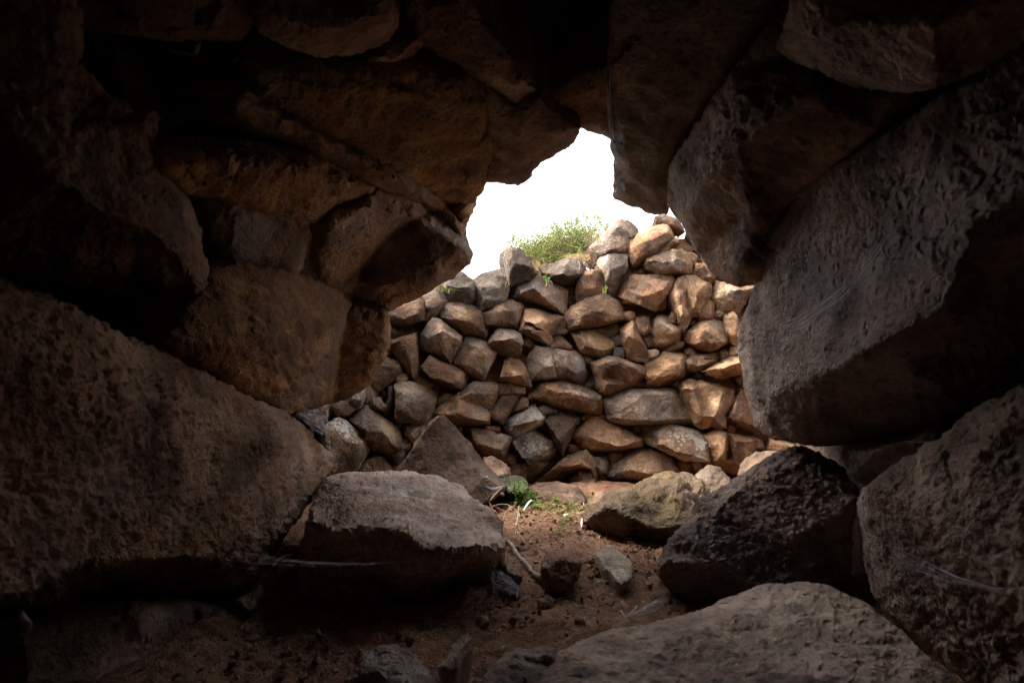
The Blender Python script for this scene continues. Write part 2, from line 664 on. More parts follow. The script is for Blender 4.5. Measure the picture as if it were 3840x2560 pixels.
def facets(V, cell, rs, tilt, step):
    lo, hi = V.min(0) - cell, V.max(0) + cell
    n = int(min(400, max(8, np.prod((hi - lo) / cell) * 0.5)))
    S_ = lo + (hi - lo) * rs.rand(n, 3)
    D = rs.normal(size=(n, 3))
    D /= np.linalg.norm(D, axis=1)[:, None]
    O = rs.uniform(-1, 1, n) * step
    out = np.zeros(len(V))
    wv = V + 0.25 * cell * np.stack([fbm(V, 1.6 / cell, 3), fbm(V + 9, 1.6 / cell, 3), fbm(V + 19, 1.6 / cell, 3)], -1)
    for i in range(0, len(V), 4000):
        d = ((wv[i:i + 4000, None] - S_[None]) ** 2).sum(-1)
        k = d.argmin(1)
        out[i:i + 4000] = ((V[i:i + 4000] - S_[k]) * D[k]).sum(1) * tilt + O[k]
    return out

def simplify(pts, tol):
    """straighten an outline: drop points that lie within tol of their neighbours' chord"""
    pts = list(pts)
    go = True
    while go and len(pts) > 5:
        go = False
        best, bi = tol, -1
        for i in range(len(pts)):
            a, b, c = np.array(pts[i - 1][:2]), np.array(pts[i][:2]), np.array(pts[(i + 1) % len(pts)][:2])
            ac = c - a
            d = abs(ac[0] * (b - a)[1] - ac[1] * (b - a)[0]) / (np.hypot(*ac) + 1e-9)
            if d < best:
                best, bi = d, i
        if bi >= 0:
            pts.pop(bi)
            go = True
    return pts

FR = {'A': (1750, 750, 2.352), 'B': (1100, 950, 2.352), 'C': (1900, 950, 2.352), 'D': (1100, 1350, 2.352),
      'E': (1900, 1350, 2.352), 'F': (2700, 1500, 3.36), 'G': (0, 0, 2352 / W), 'H': (1750, 1700, 1711 / 600.0),
      'K': (850, 1850, 1568 / 500.0), 'R': (2700, 780, 2352 / 900.0)}

def parse(fr, s):
    x0, y0, k = FR[fr]
    r = []
    for t in s.split():
        q = [float(c) for c in t.split(',')]
        r.append((x0 + q[0] / k, y0 + q[1] / k) + tuple(q[2:]))
    return r

# ================================================================= GROUND
def wallY(px, py):
    px, py = np.asarray(px, float), np.asarray(py, float)
    q = (px - 2250) / 1200
    q = np.where(q > 0, q * 0.75, q)
    return 4.05 - 0.85 * q * q + (1500 - py) / 1000 * 0.16

def ground_z(x, y):
    x, y = np.asarray(x, float), np.asarray(y, float)
    P = np.stack([x, y, 0 * x], -1).reshape(-1, 3)
    near = np.exp(-((P[:, 0] ** 2 + (P[:, 1] - 2) ** 2) / 40))
    z = 0.03 * fbm(P, 1.3, 3) + near * (0.016 * fbm(P + 5, 6, 4, 0.6) + 0.012 * fbm(P + 9, 24, 3, 0.75))
    z += 0.05 * np.clip((P[:, 1] - 2.5) / 1.0, 0, 1) * near
    z += 0.05 * np.exp(-((P[:, 0] - 0.12) ** 2 / 0.06 + (P[:, 1] - 2.85) ** 2 / 0.12))
    return z.reshape(x.shape)

def axis(lo, hi, step, far):
    a = list(np.arange(lo, hi + 1e-6, step))
    s = step
    p, q = lo, hi
    L_, R_ = [], []
    while p > -far or q < far:
        s *= 1.45
        p -= s
        q += s
        L_.append(p)
        R_.append(q)
    return np.array(L_[::-1] + a + R_)

gxs = axis(-1.1, 1.3, 0.012, 300)
gys = axis(0.75, 4.0, 0.013, 300)
GX, GY = np.meshgrid(gxs, gys)
GZ = ground_z(GX, GY)
nx, ny = len(gxs), len(gys)
gv = np.stack([GX, GY, GZ], -1).reshape(-1, 3)
ii = np.arange(nx * ny).reshape(ny, nx)
gf = np.stack([ii[:-1, :-1], ii[:-1, 1:], ii[1:, 1:], ii[1:, :-1]], -1).reshape(-1, 4)
ground = mesh_obj("ground", gv, gf, M_SOIL, origin=(0, 0, 0))
tag(ground, "trodden red-brown dirt floor with crumbs and a mossy patch by the far wall", None, kind="structure")
mo = np.exp(-(((gv[:, 0] - 0.20) / 0.34) ** 2 + ((gv[:, 1] - 3.2) / 0.30) ** 2)) * 1.6
at_m = ground.data.attributes.new("moss", 'FLOAT', 'POINT')
at_m.data.foreach_set("value", np.clip(mo - 0.12, 0, 1).astype(np.float32))

# ================================================================= ROUND ENCLOSURE WALL
wall = empty("dry_stone_wall", (0.3, 4.1, 0), "sunlit curved dry-stone wall of rough brown stones beyond the opening", "wall")
wall["kind"] = "thing"
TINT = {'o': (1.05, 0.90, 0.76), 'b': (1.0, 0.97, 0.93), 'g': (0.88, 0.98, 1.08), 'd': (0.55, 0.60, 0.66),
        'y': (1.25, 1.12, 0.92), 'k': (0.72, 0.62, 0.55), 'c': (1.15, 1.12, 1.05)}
WALL = """
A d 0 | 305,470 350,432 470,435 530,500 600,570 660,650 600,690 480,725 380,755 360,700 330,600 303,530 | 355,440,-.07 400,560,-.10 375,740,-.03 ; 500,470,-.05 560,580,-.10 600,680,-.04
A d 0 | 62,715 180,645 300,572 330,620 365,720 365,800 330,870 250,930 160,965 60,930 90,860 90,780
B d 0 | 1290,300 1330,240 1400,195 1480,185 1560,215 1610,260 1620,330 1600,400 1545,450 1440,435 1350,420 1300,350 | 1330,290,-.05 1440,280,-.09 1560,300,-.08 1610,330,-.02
A b 0 | 360,830 400,770 500,710 620,672 680,690 740,735 820,780 878,800 880,900 865,1020 780,990 690,940 600,890 490,880,.05 400,900,.06 | 375,835,-.02 480,810,-.08 590,775,-.12 680,850,-.12 770,930,-.08 860,1005,-.03 ; 610,690,-.03 590,775,-.12
A d 0 | 655,590 760,555 900,525 1040,545 1085,590 1010,650 985,700 940,760,.08 880,790,.10 770,720,.05 680,650 | 680,645,-.03 770,700,-.06 860,655,-.13 1005,640,-.06
A k 0 | 965,830 985,710 1040,630 1120,570 1160,540 1190,600 1200,700 1190,800 1100,850 985,890
A g 0 | 1165,540 1200,480 1260,460 1340,455 1420,490 1447,560 1430,620,.03 1370,680,.06 1330,760,.06 1310,830,.04 1280,845 1210,800 1195,690 1175,600 | 1250,480,-.06 1260,620,-.12 1370,620,-.10 1440,570,-.02 ; 1260,620,-.12 1300,700,-.09 1290,830,-.02
A b 0 | 1070,480 1080,420 1160,355 1260,290 1300,220 1340,190 1490,184 1535,215 1543,290 1480,330 1430,390 1400,450 1330,455 1250,465 1170,530 1100,570 1070,545
A o 0 | 1415,400 1450,340 1560,280 1680,235 1780,225 1850,250 1870,310 1780,370 1690,430 1600,500 1560,560 1520,590 1470,560 1440,500 | 1450,420,-.06 1600,360,-.11 1780,280,-.07 ; 1500,520,-.05 1640,430,-.09 1800,340,-.04
A k 0 | 1655,135 1760,140 1850,175 1920,270 1820,250 1690,190
A c 0 | 1580,560 1595,510 1680,490 1790,450 1820,395 1900,375 1950,420 1985,560 1980,650 1850,655 1700,640 1600,600 | 1600,540,-.06 1700,520,-.11 1800,500,-.12 1830,420,-.08 ; 1620,580,-.03 1760,590,-.12 1970,570,-.05
A y 0 | 1590,500 1700,440 1820,350 1890,330 1900,370 1800,400 1780,450 1680,480
A o 0 | 2000,600 2020,510 2080,560 2150,620 2180,690 2150,735 2080,720 2010,670
A b 0 | 1960,440 2020,500 2000,570 1965,520
A o 0 | 1310,810 1350,735 1440,680 1560,660 1800,655 1825,720 1815,860 1810,990 1740,1005 1600,1000 1470,985 1375,960 1350,880 | 1390,945,-.05 1530,975,-.08 1640,880,-.13 1740,790,-.10 1815,725,-.03 ; 1370,770,-.07 1640,880,-.13
A y 0 | 1830,780 1870,700 1930,668 2030,680 2110,720 2165,760 2150,850 2090,920 2060,1010 1990,1010 1960,1100 1930,1150 1880,1100 1840,1020 1805,900 1805,840 | 1840,790,-.06 1940,790,-.03 1960,1000,-.03 ; 1870,850,-.11 1900,1000,-.09 ; 2010,760,-.10 2050,900,-.10
C c 0 | 1815,400 1840,250 2000,265 2130,280 2200,300 2120,400 2060,450 2030,510 1920,530 1840,510 | 1850,470,-.04 1900,360,-.10 2010,330,-.12 2120,310,-.06 ; 1900,360,-.10 1910,500,-.05
A o 0 | 2065,1000 2100,900 2130,885 2170,930 2160,1030 2070,1055
A o 0 | 2180,1010 2230,980 2270,1000 2260,1045 2210,1050 2180,1035
A k 0 | 865,1000 900,960 1000,890 1100,830 1180,812 1260,850 1320,900 1360,980 1420,1050 1340,1080,.04 1200,1095,.05 1080,1120,.05 980,1150,.04 900,1155,.03 880,1100 | 890,1000,-.05 1000,920,-.09 1180,840,-.06 ; 900,1130,-.04 1050,1080,-.10 1200,1050,-.12 1390,1045,-.04
A b 0 | 160,990 260,920 390,893 470,905 487,950 470,1050 440,1140,.04 320,1125,.05 180,1140,.05 170,1080 | 180,1010,-.04 290,960,-.10 420,930,-.09 470,960,-.03 ; 175,1110,-.02 300,1085,-.08 440,1110,-.04
A o 0 | 490,1050 530,955 620,965 740,1000 850,1040 870,1080 870,1170 830,1180 740,1180 750,1290 680,1250 600,1200 470,1165 | 540,1050,-.10 640,1115,-.13 720,1160,-.06 ; 540,1065,-.02 620,1135,-.03 ; 490,1130,-.05 600,1170,-.10 720,1260,-.04
B b 0 | 1715,800 1770,730 1820,665 1920,670 2015,695 2018,800 2010,930 1960,920,.03 1840,880,.03 | 1725,795,-.04 1830,735,-.12 1930,760,-.13 2010,805,-.08
A y 0 | 870,1190 990,1155 1120,1170 1200,1200 1290,1250 1300,1300 1270,1360 1180,1385 1080,1370 980,1340 930,1290 890,1240 | 890,1200,-.03 990,1230,-.10 1000,1170,-.05 ; 960,1290,-.06 1100,1340,-.10 1270,1330,-.05
A g 0 | 1110,1150,.06 1200,1120,.06 1310,1095,.06 1340,1150,.05 1300,1200,.05 1240,1220,.05 1180,1190,.06
C b 0 | 1010,660 1070,610 1120,605 1150,680 1200,780 1245,870 1240,960 1150,950 1070,920 1050,820 1030,740 | 1040,815,-.07 1080,790,-.13 1130,745,-.11 1190,780,-.04 ; 1080,790,-.13 1060,660,-.09 ; 1110,640,-.09 1130,745,-.11
A k 0 | 1475,1030 1600,1040 1620,1150 1560,1175 1510,1150 1480,1080
A y 0 | 1630,1120 1650,1060 1710,1025 1800,1060 1880,1120 1935,1180 1890,1230 1820,1270 1740,1310 1670,1310 1640,1260 1625,1190 | 1650,1110,-.05 1720,1080,-.11 1820,1160,-.13 1800,1270,-.05 ; 1820,1160,-.13 1910,1180,-.04
A o 0 | 1935,1170 2000,1110 2080,1065 2180,1055 2250,1080 2300,1150 2340,1250 2330,1310 2240,1345 2150,1340 2050,1310 1960,1290 1890,1250 | 1950,1180,-.05 2060,1130,-.12 2140,1080,-.08 ; 1920,1250,-.05 2060,1260,-.11 2200,1230,-.14 2310,1260,-.06
C y 0 | 1895,590 1950,560 1990,530 2060,530 2060,800 2000,790 1950,700 1900,640
C g 0 | 195,940 260,820 370,830 480,840 590,870 660,920 700,1000 715,1100 690,1145 600,1130 500,1090 440,1100 330,1100 215,1110 205,1000 | 380,835,-.09 400,960,-.11 440,1095,-.06 ; 390,840,-.05 415,960,-.05 450,1090,-.02 ; 560,900,-.10 620,1000,-.13 640,1120,-.06
B o 0 | 1755,1110 1800,1040 1870,950 1930,918 2000,935 2060,980 2085,1050 2085,1165 1990,1150,.02 1880,1140,.03 1760,1125,.03 | 1770,1100,-.03 1870,1070,-.12 2000,1080,-.13 2080,1060,-.05 ; 1870,1070,-.12 1900,960,-.06
C k 0 | 740,970 800,940 900,920 980,925 1080,960 1150,990 1220,1020 1225,1080 1140,1140 1050,1190 960,1220 880,1245 800,1190 800,1120 760,1050 | 760,1000,-.04 850,985,-.14 960,945,-.13 1060,990,-.13 1200,1050,-.06 ; 850,985,-.14 900,1080,-.05 ; 810,1130,-.10 900,1180,-.12 1060,1150,-.07
C y 0 | 1235,980 1330,910 1440,860 1560,830 1580,900 1590,1000,.03 1630,1050,.06 1560,1100,.06 1440,1150,.06 1330,1185,.05 1240,1185,.03 1230,1080 | 1240,1115,-.06 1340,1090,-.12 1450,1050,-.13 1550,990,-.10 1565,850,-.03
C o 0 | 1590,960 1640,905 1750,885 1860,880 1895,920 1880,970 1790,1000 1680,1030 1610,1010
C y 0 | 1715,1050 1760,1010 1860,960 1960,920 2080,905 2090,1060 1960,1080 1860,1110 1770,1120 1730,1090 | 1730,1060,-.06 1860,1020,-.12 2060,960,-.10
C o 0 | 1585,860 1630,845 1675,870 1660,900 1600,895
C o 0 | 1610,600 1650,560 1690,570 1680,620 1640,650 1605,650
C o 0 | 1425,590 1430,560 1460,535 1495,560 1490,600 1450,610
C o 0 | 1900,880 1930,870 1955,890 1950,930 1910,925
C o 0 | 1960,880 1990,835 2030,840 2040,890 1990,920 1960,910
C b 0 | 405,740 450,700 490,715 530,760 500,790 410,790
C o 0 | 405,800 450,775 510,785 570,830 560,850 480,845 410,830
C d 0 | 945,745 990,720 1030,760 1030,805 970,800
C d 0 | 965,840 1040,830 1050,910 990,930 960,900
C b 0 | 1250,860 1330,850 1340,900 1260,940
C o 0 | 1430,830 1480,800 1550,790 1530,830 1440,870 1350,905
C b 0 | 1200,710 1280,710 1290,800 1240,820 1200,760
C b 0 | 1050,520 1120,520 1120,580 1080,590 1050,560
C k 0 | 535,330,.06 600,310,.06 625,400,.06 560,460,.06 530,450,.06
E o .25 | 150,280 250,230 360,190 500,175 600,205 700,240 800,280 880,310 850,400 830,450 790,475 650,450 520,420 400,390 300,340 170,320 | 180,300,-.04 380,260,-.11 600,300,-.13 840,360,-.06 ; 320,330,-.06 560,410,-.09 780,460,-.05
E g 0 | 860,370 920,290 1040,255 1180,245 1320,250 1450,260 1530,320 1580,400 1640,500 1690,600 1600,590 1450,570 1300,560 1150,555 1000,550 910,520 870,440 | 900,400,-.07 1000,350,-.13 1200,290,-.11 1460,300,-.06 ; 890,450,-.05 1000,520,-.11 1200,530,-.12 1450,540,-.09 1640,560,-.04 ; 1000,350,-.13 1000,520,-.11
E y 0 | 1535,250 1570,200 1630,180 1690,205 1740,190 1850,210 1960,195 2030,240 2020,330 1960,410 1920,470 1930,590 1850,600 1800,570 1720,590 1670,560 1630,470 1580,370 1540,310 | 1580,240,-.10 1640,260,-.12 1690,400,-.12 1740,500,-.10 ; 1700,230,-.04 1740,390,-.04 1900,400,-.08 ; 1820,500,-.10 1900,580,-.04
E o 0 | 1940,500 1990,420 2020,310 2060,265 2110,280 2160,400 2230,640 2100,600 2000,580 1945,550 | 1960,520,-.08 2010,430,-.08 2060,300,-.07 ; 2000,560,-.07 2180,620,-.05
D g .3 | 1850,550 2000,460 2140,390 2210,510 2190,570 2080,630 1950,685 1870,610 | 1865,570,-.06 1960,600,-.14 2080,545,-.14 2205,515,-.09
E g .35 | 45,720 130,660 300,610 390,690 430,800 420,850 300,880 160,920 90,850 | 60,730,-.06 140,870,-.09 300,840,-.11 420,810,-.04
E d 0 | 340,540 380,490 470,470 560,480 630,510 600,600 560,680 520,790 490,850 450,770 400,670 350,590 | 360,550,-.07 450,700,-.12 500,760,-.09 ; 450,700,-.12 590,560,-.08
E o .12 | 595,660 640,600 720,550 770,505 880,550 1000,600 1100,640 1185,680 1190,770,.03 1050,780,.06 900,810,.07 780,805,.06 660,790,.04 620,740 | 625,735,-.07 800,760,-.13 1000,750,-.13 1180,700,-.07
E b .45 | 1190,640 1230,580 1330,600 1430,575 1560,590 1700,620 1750,660 1760,760 1790,910 1690,890 1540,860 1400,800 1280,750 1195,710 | 1210,700,-.05 1340,740,-.10 1500,800,-.12 1740,880,-.06 ; 1350,640,-.08 1500,800,-.12
E o 0 | 1755,670 1800,630 1860,605 1960,650 2050,660 2140,670 2250,690 2320,740 2330,800 2150,800 2120,870 2110,980 2040,1000 1950,970 1840,930 1790,830 | 1780,690,-.08 1930,700,-.13 1910,900,-.09 ; 1960,710,-.02 1970,860,.00 ; 2010,700,-.10 2000,900,-.08
E b .08 | 890,1030 950,920 1030,850 1130,800 1250,805 1380,810 1430,870 1500,970 1500,1000 1300,1040,.05 1150,1075,.06 1000,1050,.05 870,1035 | 950,1025,-.05 1050,900,-.09 1120,820,-.06 ; 950,1025,-.05 1150,1030,-.12 1300,1010,-.12 1490,980,-.05
E o 0 | 205,1080 300,990 420,900 560,840 700,800 740,850 780,920 795,1000 790,1070 720,1080,.10 600,1090,.12 480,1095,.10 320,1085 230,1115 | 230,1090,-.03 350,1000,-.10 480,950,-.14 640,930,-.14 740,960,-.10 785,1050,-.04 ; 480,1060,.08 560,990,.08 650,975,.07 730,1040,.10
E b 0 | 160,950 230,890 350,890 360,920 290,980 210,1040 170,1000
E o 0 | 30,935 155,925 160,1030 150,1060 40,1050
E b 0 | 580,1060,-.06 640,990,-.06 740,1000,-.06 755,1050,-.06 720,1090,-.06 600,1090,-.06
E o 0 | 600,1110,-.08 680,1060,-.08 760,1060,-.08 830,1120,-.08 820,1170,-.08 740,1220,-.08 660,1200,-.08
E o 0 | 835,1090 950,1110 1010,1140 950,1180 870,1170
F o .1 | 550,460 800,500 950,560 1000,650 770,680 630,630
F y 0 | 950,600 1050,560 1570,525 1640,540 1660,780 1560,800 1400,760 1150,680 | 1000,610,-.04 1300,600,-.08 1550,650,-.05
F o 0 | 1480,760 1560,800 1680,790 1700,960 1560,950
B k 0 | 780,510 930,440 1100,375 1160,430 1165,520 1150,600 1120,650,.03 1000,660,.05 880,640,.05 800,600 | 830,580,-.05 960,600,-.10 1110,620,-.06 ; 960,480,-.05 1080,540,-.11 1110,620,-.06
B k 0 | 1120,380 1200,320 1290,280 1330,340 1350,420 1300,500 1250,550 1170,580 1165,470 1130,420
B b 0 | 1290,500 1340,440 1450,430 1560,470 1660,480 1690,560 1700,700 1680,760 1590,720,.03 1500,720,.05 1400,640,.04 1310,590 | 1310,570,-.05 1430,600,-.11 1510,670,-.12 1690,690,-.06 ; 1360,470,-.06 1640,500,-.07
B b 0 | 1170,640 1230,580 1300,600 1380,660 1470,730 1465,800 1420,880 1380,955 1300,920 1200,860 1110,820 1105,760 | 1130,770,-.05 1200,650,-.08 1310,680,-.12 1450,760,-.08 ; 1310,680,-.12 1360,900,-.07
B b 0 | 850,780 920,700 1050,660 1085,700 1100,800 1110,950 1105,1080 1060,1130 1000,1060 950,960 880,860 | 870,790,-.06 960,760,-.12 1070,760,-.11 ; 960,760,-.12 1030,900,-.12 1070,1090,-.06
B k 0 | 1120,950 1200,870 1280,920 1370,960 1440,1010 1520,1035 1560,1080 1540,1150 1500,1210,.03 1400,1180,.05 1280,1150,.05 1180,1140,.04 1110,1090 | 1130,1070,-.05 1260,1110,-.11 1400,1150,-.11 1540,1090,-.05 ; 1200,900,-.05 1340,1000,-.09 1500,1060,-.06
B b 0 | 1400,960 1450,860 1520,745 1600,755 1680,790 1750,840 1810,890 1830,960 1800,1010 1740,1080 1680,1115 1600,1090 1540,1050 1450,1000 | 1520,780,-.04 1540,1000,-.07 1680,1090,-.06 ; 1600,830,-.12 1760,920,-.12 1700,1060,-.08
B b 0 | 740,960 760,895 830,920 930,970 960,1050 900,1110 800,1190 710,1240 690,1180 670,1100 720,1020 | 750,940,-.07 860,990,-.10 940,1010,-.06 ; 700,1130,-.06 860,1080,-.09
D b 0 | 885,230 960,200 1060,210 1180,260 1270,280 1240,390 1200,510 1100,560 950,540 840,520 830,440 880,340 | 880,300,-.07 960,280,-.10 940,440,-.11 860,500,-.05 ; 1000,230,-.06 1130,330,-.12 1090,530,-.07 ; 1130,330,-.12 1250,310,-.05
D o 0 | 1240,450 1300,400 1440,310 1600,200 1700,190 1790,210 1810,260 1790,340 1740,450 1720,600 1600,590,.03 1500,580,.04 1400,560,.04 1250,500 | 1260,470,-.05 1450,500,-.12 1700,570,-.10 ; 1450,330,-.06 1620,240,-.09 1790,250,-.06
D k 0 | 1720,520 1780,420 1830,330 1920,295 1985,310 1970,370 1920,440 1850,550 1740,570
D b 0 | 1800,215 1900,205 2030,240 2030,290 1900,300 1800,310
D b 0 | 1920,450 1960,380 2010,340 2060,350 2050,410 1990,460 1930,480
D d 0 | 2175,430 2230,390 2320,445 2290,470 2200,480
D b 0 | 1520,640 1580,600 1700,630 1850,650 1930,680 1920,740 1850,880,.04 1760,850,.05 1670,840,.04 1580,720 | 1540,650,-.05 1680,790,-.11 1830,810,-.12 1910,690,-.05
D o 0 | 1690,610 1730,580 1830,575 1830,630 1740,630
D b 0 | 490,530 560,460 660,395 740,460 850,560 940,640 960,700 930,770 870,850,.06 820,900,.08 700,830,.08 640,750,.06 640,640 520,560 | 530,550,-.06 640,650,-.13 740,680,-.15 800,690,-.15 920,765,-.07 ; 650,420,-.04 740,560,-.10 740,680,-.15
D c .75 | 190,640 280,570 400,505 530,590 635,690 640,800 590,930 540,1010 310,1010 260,900 | 300,640,-.06 360,740,-.10 460,730,-.11 570,750,-.10 ; 360,740,-.10 460,930,-.03 560,800,-.08
D k 0 | 570,990 620,890 680,860 790,870 870,910 880,950 840,1030 700,1040
D b 0 | 950,650 1000,580 1100,550 1200,540 1190,600 1130,660 1070,720 1000,720
D b 0 | 920,750 970,700 1040,730 1000,780 930,800
D k 0 | 860,860 960,800 970,860 920,920
D c .7 | 20,420 330,380 320,480 260,560 200,630 100,520
D g .5 | 440,340 530,290 640,200 635,300 600,390 560,420 480,370
D k 0 | 340,400 450,360 540,440 470,500 400,480
D b 0 | 700,340 760,350 800,400 790,440 690,410
D b 0 | 1280,330 1340,275 1400,310 1380,360 1280,400
D b 0 | 1080,200 1130,165 1210,210 1210,260 1150,240
D b 0 | 910,150 960,115 1015,150 1000,190 920,180
D k 0 | 640,240 700,200 720,330 650,400 600,400
D k 0 | 560,620 640,600 640,700 590,680
E d 0 | 640,860 720,830 880,850 900,900 880,1000 800,1000 780,920
D d 0 | 800,440 840,250 880,240 880,340 830,440 830,510 800,520
"""
POLYS = []
rs_w = random.Random(4)
n_w = 0
for line in WALL.strip().splitlines():
    parts = [p.strip() for p in line.split('|')]
    fr, tint, lich = parts[0].split()
    pts = simplify(parse(fr, parts[1]), 6.5)
    rid = [parse(fr, r) for r in parts[2].split(';')] if len(parts) > 2 else []
    rid = [[(q[0], q[1], q[2] * 1.2) for q in r] for r in rid]
    pts = [(p[0], p[1], (p[2] if len(p) > 2 else 0.0) * 1.5) for p in pts]
    poly = np.array([p[:2] for p in pts])
    POLYS.append(poly)
    cen = poly.mean(0)
    pts = [(p[0] + 9.0 * (p[0] - cen[0]) / math.hypot(p[0] - cen[0], p[1] - cen[1]), p[1] + 9.0 * (p[1] - cen[1]) / math.hypot(p[0] - cen[0], p[1] - cen[1])) + tuple(p[2:]) for p in pts]
    size = math.sqrt(abs(area(poly)))
    dep = 0.10 + size / F * 4 * 0.8
    jit = rs_w.uniform(-0.03, 0.03)
    # flat local plane (the wall's own curve is for the whole, each stone is straight)
    gx_, gy_ = np.array([cen[0] - 60, cen[0] + 60, cen[0], cen[0]]), np.array([cen[1], cen[1], cen[1] - 60, cen[1] + 60])
    q = wallY(gx_, gy_)
    sx_, sy_, w0 = (q[1] - q[0]) / 120, (q[3] - q[2]) / 120, float(wallY(cen[0], cen[1]))
    if not rid:
        sx_ += rs_w.uniform(-.0004, .0004)
        sy_ += rs_w.uniform(-.0006, .0003)
    Yf = lambda x, y, c=cen, a=sx_, b=sy_, w=w0 + jit: w + a * (x - c[0]) + b * (y - c[1])
    V, Fc = make_rock(pts, Yf, rid, sp=6.0, back=(0.12 * (cen[0] - 2200) / 700, 1, 0), depth=dep, shrink=0.12,
                      rnd=min(0.007, size / F * 0.25), amp=0.003, freq=9, rough_out=3.5,
                      soft=1.0, chips=4 if rid else 6, seed=n_w, grain=0.0030, grain_f=34, inner=-0.065 if size > 60 else -0.025, facet=0.0, corner=0.03, warp=4.0)
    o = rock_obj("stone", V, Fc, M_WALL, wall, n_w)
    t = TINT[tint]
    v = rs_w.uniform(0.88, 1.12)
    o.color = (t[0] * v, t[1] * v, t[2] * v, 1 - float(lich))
    n_w += 1

# small chinking stones wedged in the gaps between the big ones
cx, cy = np.meshgrid(np.arange(1110, 3150, 7.0), np.arange(880, 1850, 7.0))
cx, cy = cx.ravel(), cy.ravel()
dmin = np.full(len(cx), 400.0)
for p in POLYS:
    ins = inside(cx, cy, p)
    d = seg_dist(cx, cy, p)
    dmin = np.where(ins, -1, np.minimum(dmin, d))
top_x = [1100, 1500, 1690, 1760, 1890, 2000, 2100, 2210, 2300, 2440, 2540, 3200]
top_y = [1250, 1150, 1085, 1045, 1020, 1010, 1010, 1000, 900, 880, 850, 850]
ok = (dmin > 4) & ((cx < 2830) | (cy > 1580)) & (cy > np.interp(cx, top_x, top_y) + 22)
cx, cy, dmin = cx[ok], cy[ok], dmin[ok]
order = np.argsort(-dmin)
placed = []
rs_c = np.random.RandomState(3)
for i in order:
    if len(placed) >= 170:
        break
    x, y, r = cx[i], cy[i], min(dmin[i] * 1.15 + 3, 34)
    if any((x - a) ** 2 + (y - b) ** 2 < (0.8 * (r + c)) ** 2 for a, b, c in placed):
        continue
    placed.append((x, y, r))
    m = rs_c.randint(6, 9)
    an = np.sort(rs_c.rand(m) * 0.5 + np.arange(m)) / m * 2 * math.pi
    rr = r * rs_c.uniform(0.85, 1.25, m)
    st = rs_c.uniform(0.7, 1.0)
    rot = rs_c.rand() * 3
    ex, ey = rr * np.cos(an), rr * np.sin(an) * st
    pts = [(x + ex[k] * math.cos(rot) - ey[k] * math.sin(rot), y + ex[k] * math.sin(rot) + ey[k] * math.cos(rot)) for k in range(m)]
    w0 = float(wallY(x, y)) + 0.03 + rs_c.uniform(-0.02, 0.04)
    V, Fc = make_rock(pts, lambda px_, py_, w=w0: w + 0 * px_, [], sp=max(4.5, r * 0.22), back=(0, 1, 0), depth=0.08, shrink=0.3,
                      rnd=r / F * 2.2, amp=0.005, freq=14, rough_out=2, soft=3, chips=2, seed=500 + len(placed), inner=-0.02)
    o = rock_obj("chink_stone", V, Fc, M_WALL, wall, 500 + len(placed))
    t = TINT[rs_c.choice(list("obbyk"))]
    v = rs_c.uniform(0.75, 1.1)
    o.color = (t[0] * v, t[1] * v, t[2] * v, 1)

# courses that go on to both sides, out of sight behind the passage stones
for side, xr in ((0, (250, 1080)), (1, (2830, 3800))):
    for r_ in range(-3 if side == 0 else 0, 7):  # unseen left side is built up higher to shade the floor
        y = 900 + r_ * 135
        x = xr[0] + (r_ % 2) * 60
        while x < xr[1]:
            w_ = rs_c.uniform(130, 240)
            hh = rs_c.uniform(105, 140)
            cxm, cym = x + w_ / 2, y + rs_c.uniform(-12, 12)
            inview = cxm < 3250 and cym > 1530
            if not inview:
                m = 8
                an = (np.arange(m) + rs_c.uniform(-.3, .3, m)) / m * 2 * math.pi
                pts = [(cxm + w_ * 0.55 * math.copysign(abs(math.cos(a)) ** .6, math.cos(a)), cym + hh * 0.55 * math.copysign(abs(math.sin(a)) ** .6, math.sin(a))) for a in an]
                w0 = float(wallY(cxm, cym))
                V, Fc = make_rock(pts, lambda px_, py_, w=w0: w + 0 * px_, [], sp=16, depth=0.25, rnd=0.03, amp=0.012, freq=6, chips=4, seed=900 + int(x) + r_ * 31)
                o = rock_obj("stone", V, Fc, M_WALL, wall, int(x))
                t = TINT[rs_c.choice(list("obbykg"))]
                o.color = (*t, 1)
            x += w_ + 8

# earth packed between and behind the stones
ux = np.linspace(150, 3900, 240)
uy = np.linspace(0, 1, 80)
UX, UT = np.meshgrid(ux, uy)
topl = np.interp(UX, [150, 1050] + top_x + [3900], [560, 560, 1180] + top_y[1:] + [820]) + 45
UY = topl + (2000 - topl) * UT
Pw = unproj(UX.ravel(), UY.ravel(), wallY(UX.ravel(), UY.ravel()) + 0.10)
Pw[:, 1] += 0.03 * fbm(Pw, 9, 4, 0.6)
iw = np.arange(Pw.shape[0]).reshape(UX.shape)
fw = np.stack([iw[:-1, :-1], iw[1:, :-1], iw[1:, 1:], iw[:-1, 1:]], -1).reshape(-1, 4)
Pb = Pw + np.array([0, 0.5, 0])
nb_ = len(Pw)
fb = fw[:, ::-1] + nb_
rim = np.concatenate([iw[0, :], iw[1:, -1], iw[-1, -2::-1], iw[-2:0:-1, 0]])
fr_ = [(rim[k], rim[(k + 1) % len(rim)], rim[(k + 1) % len(rim)] + nb_, rim[k] + nb_) for k in range(len(rim))]
core = mesh_obj("earth_core", np.concatenate([Pw, Pb]), np.concatenate([fw, fb, np.array(fr_)]), M_SOIL, wall)

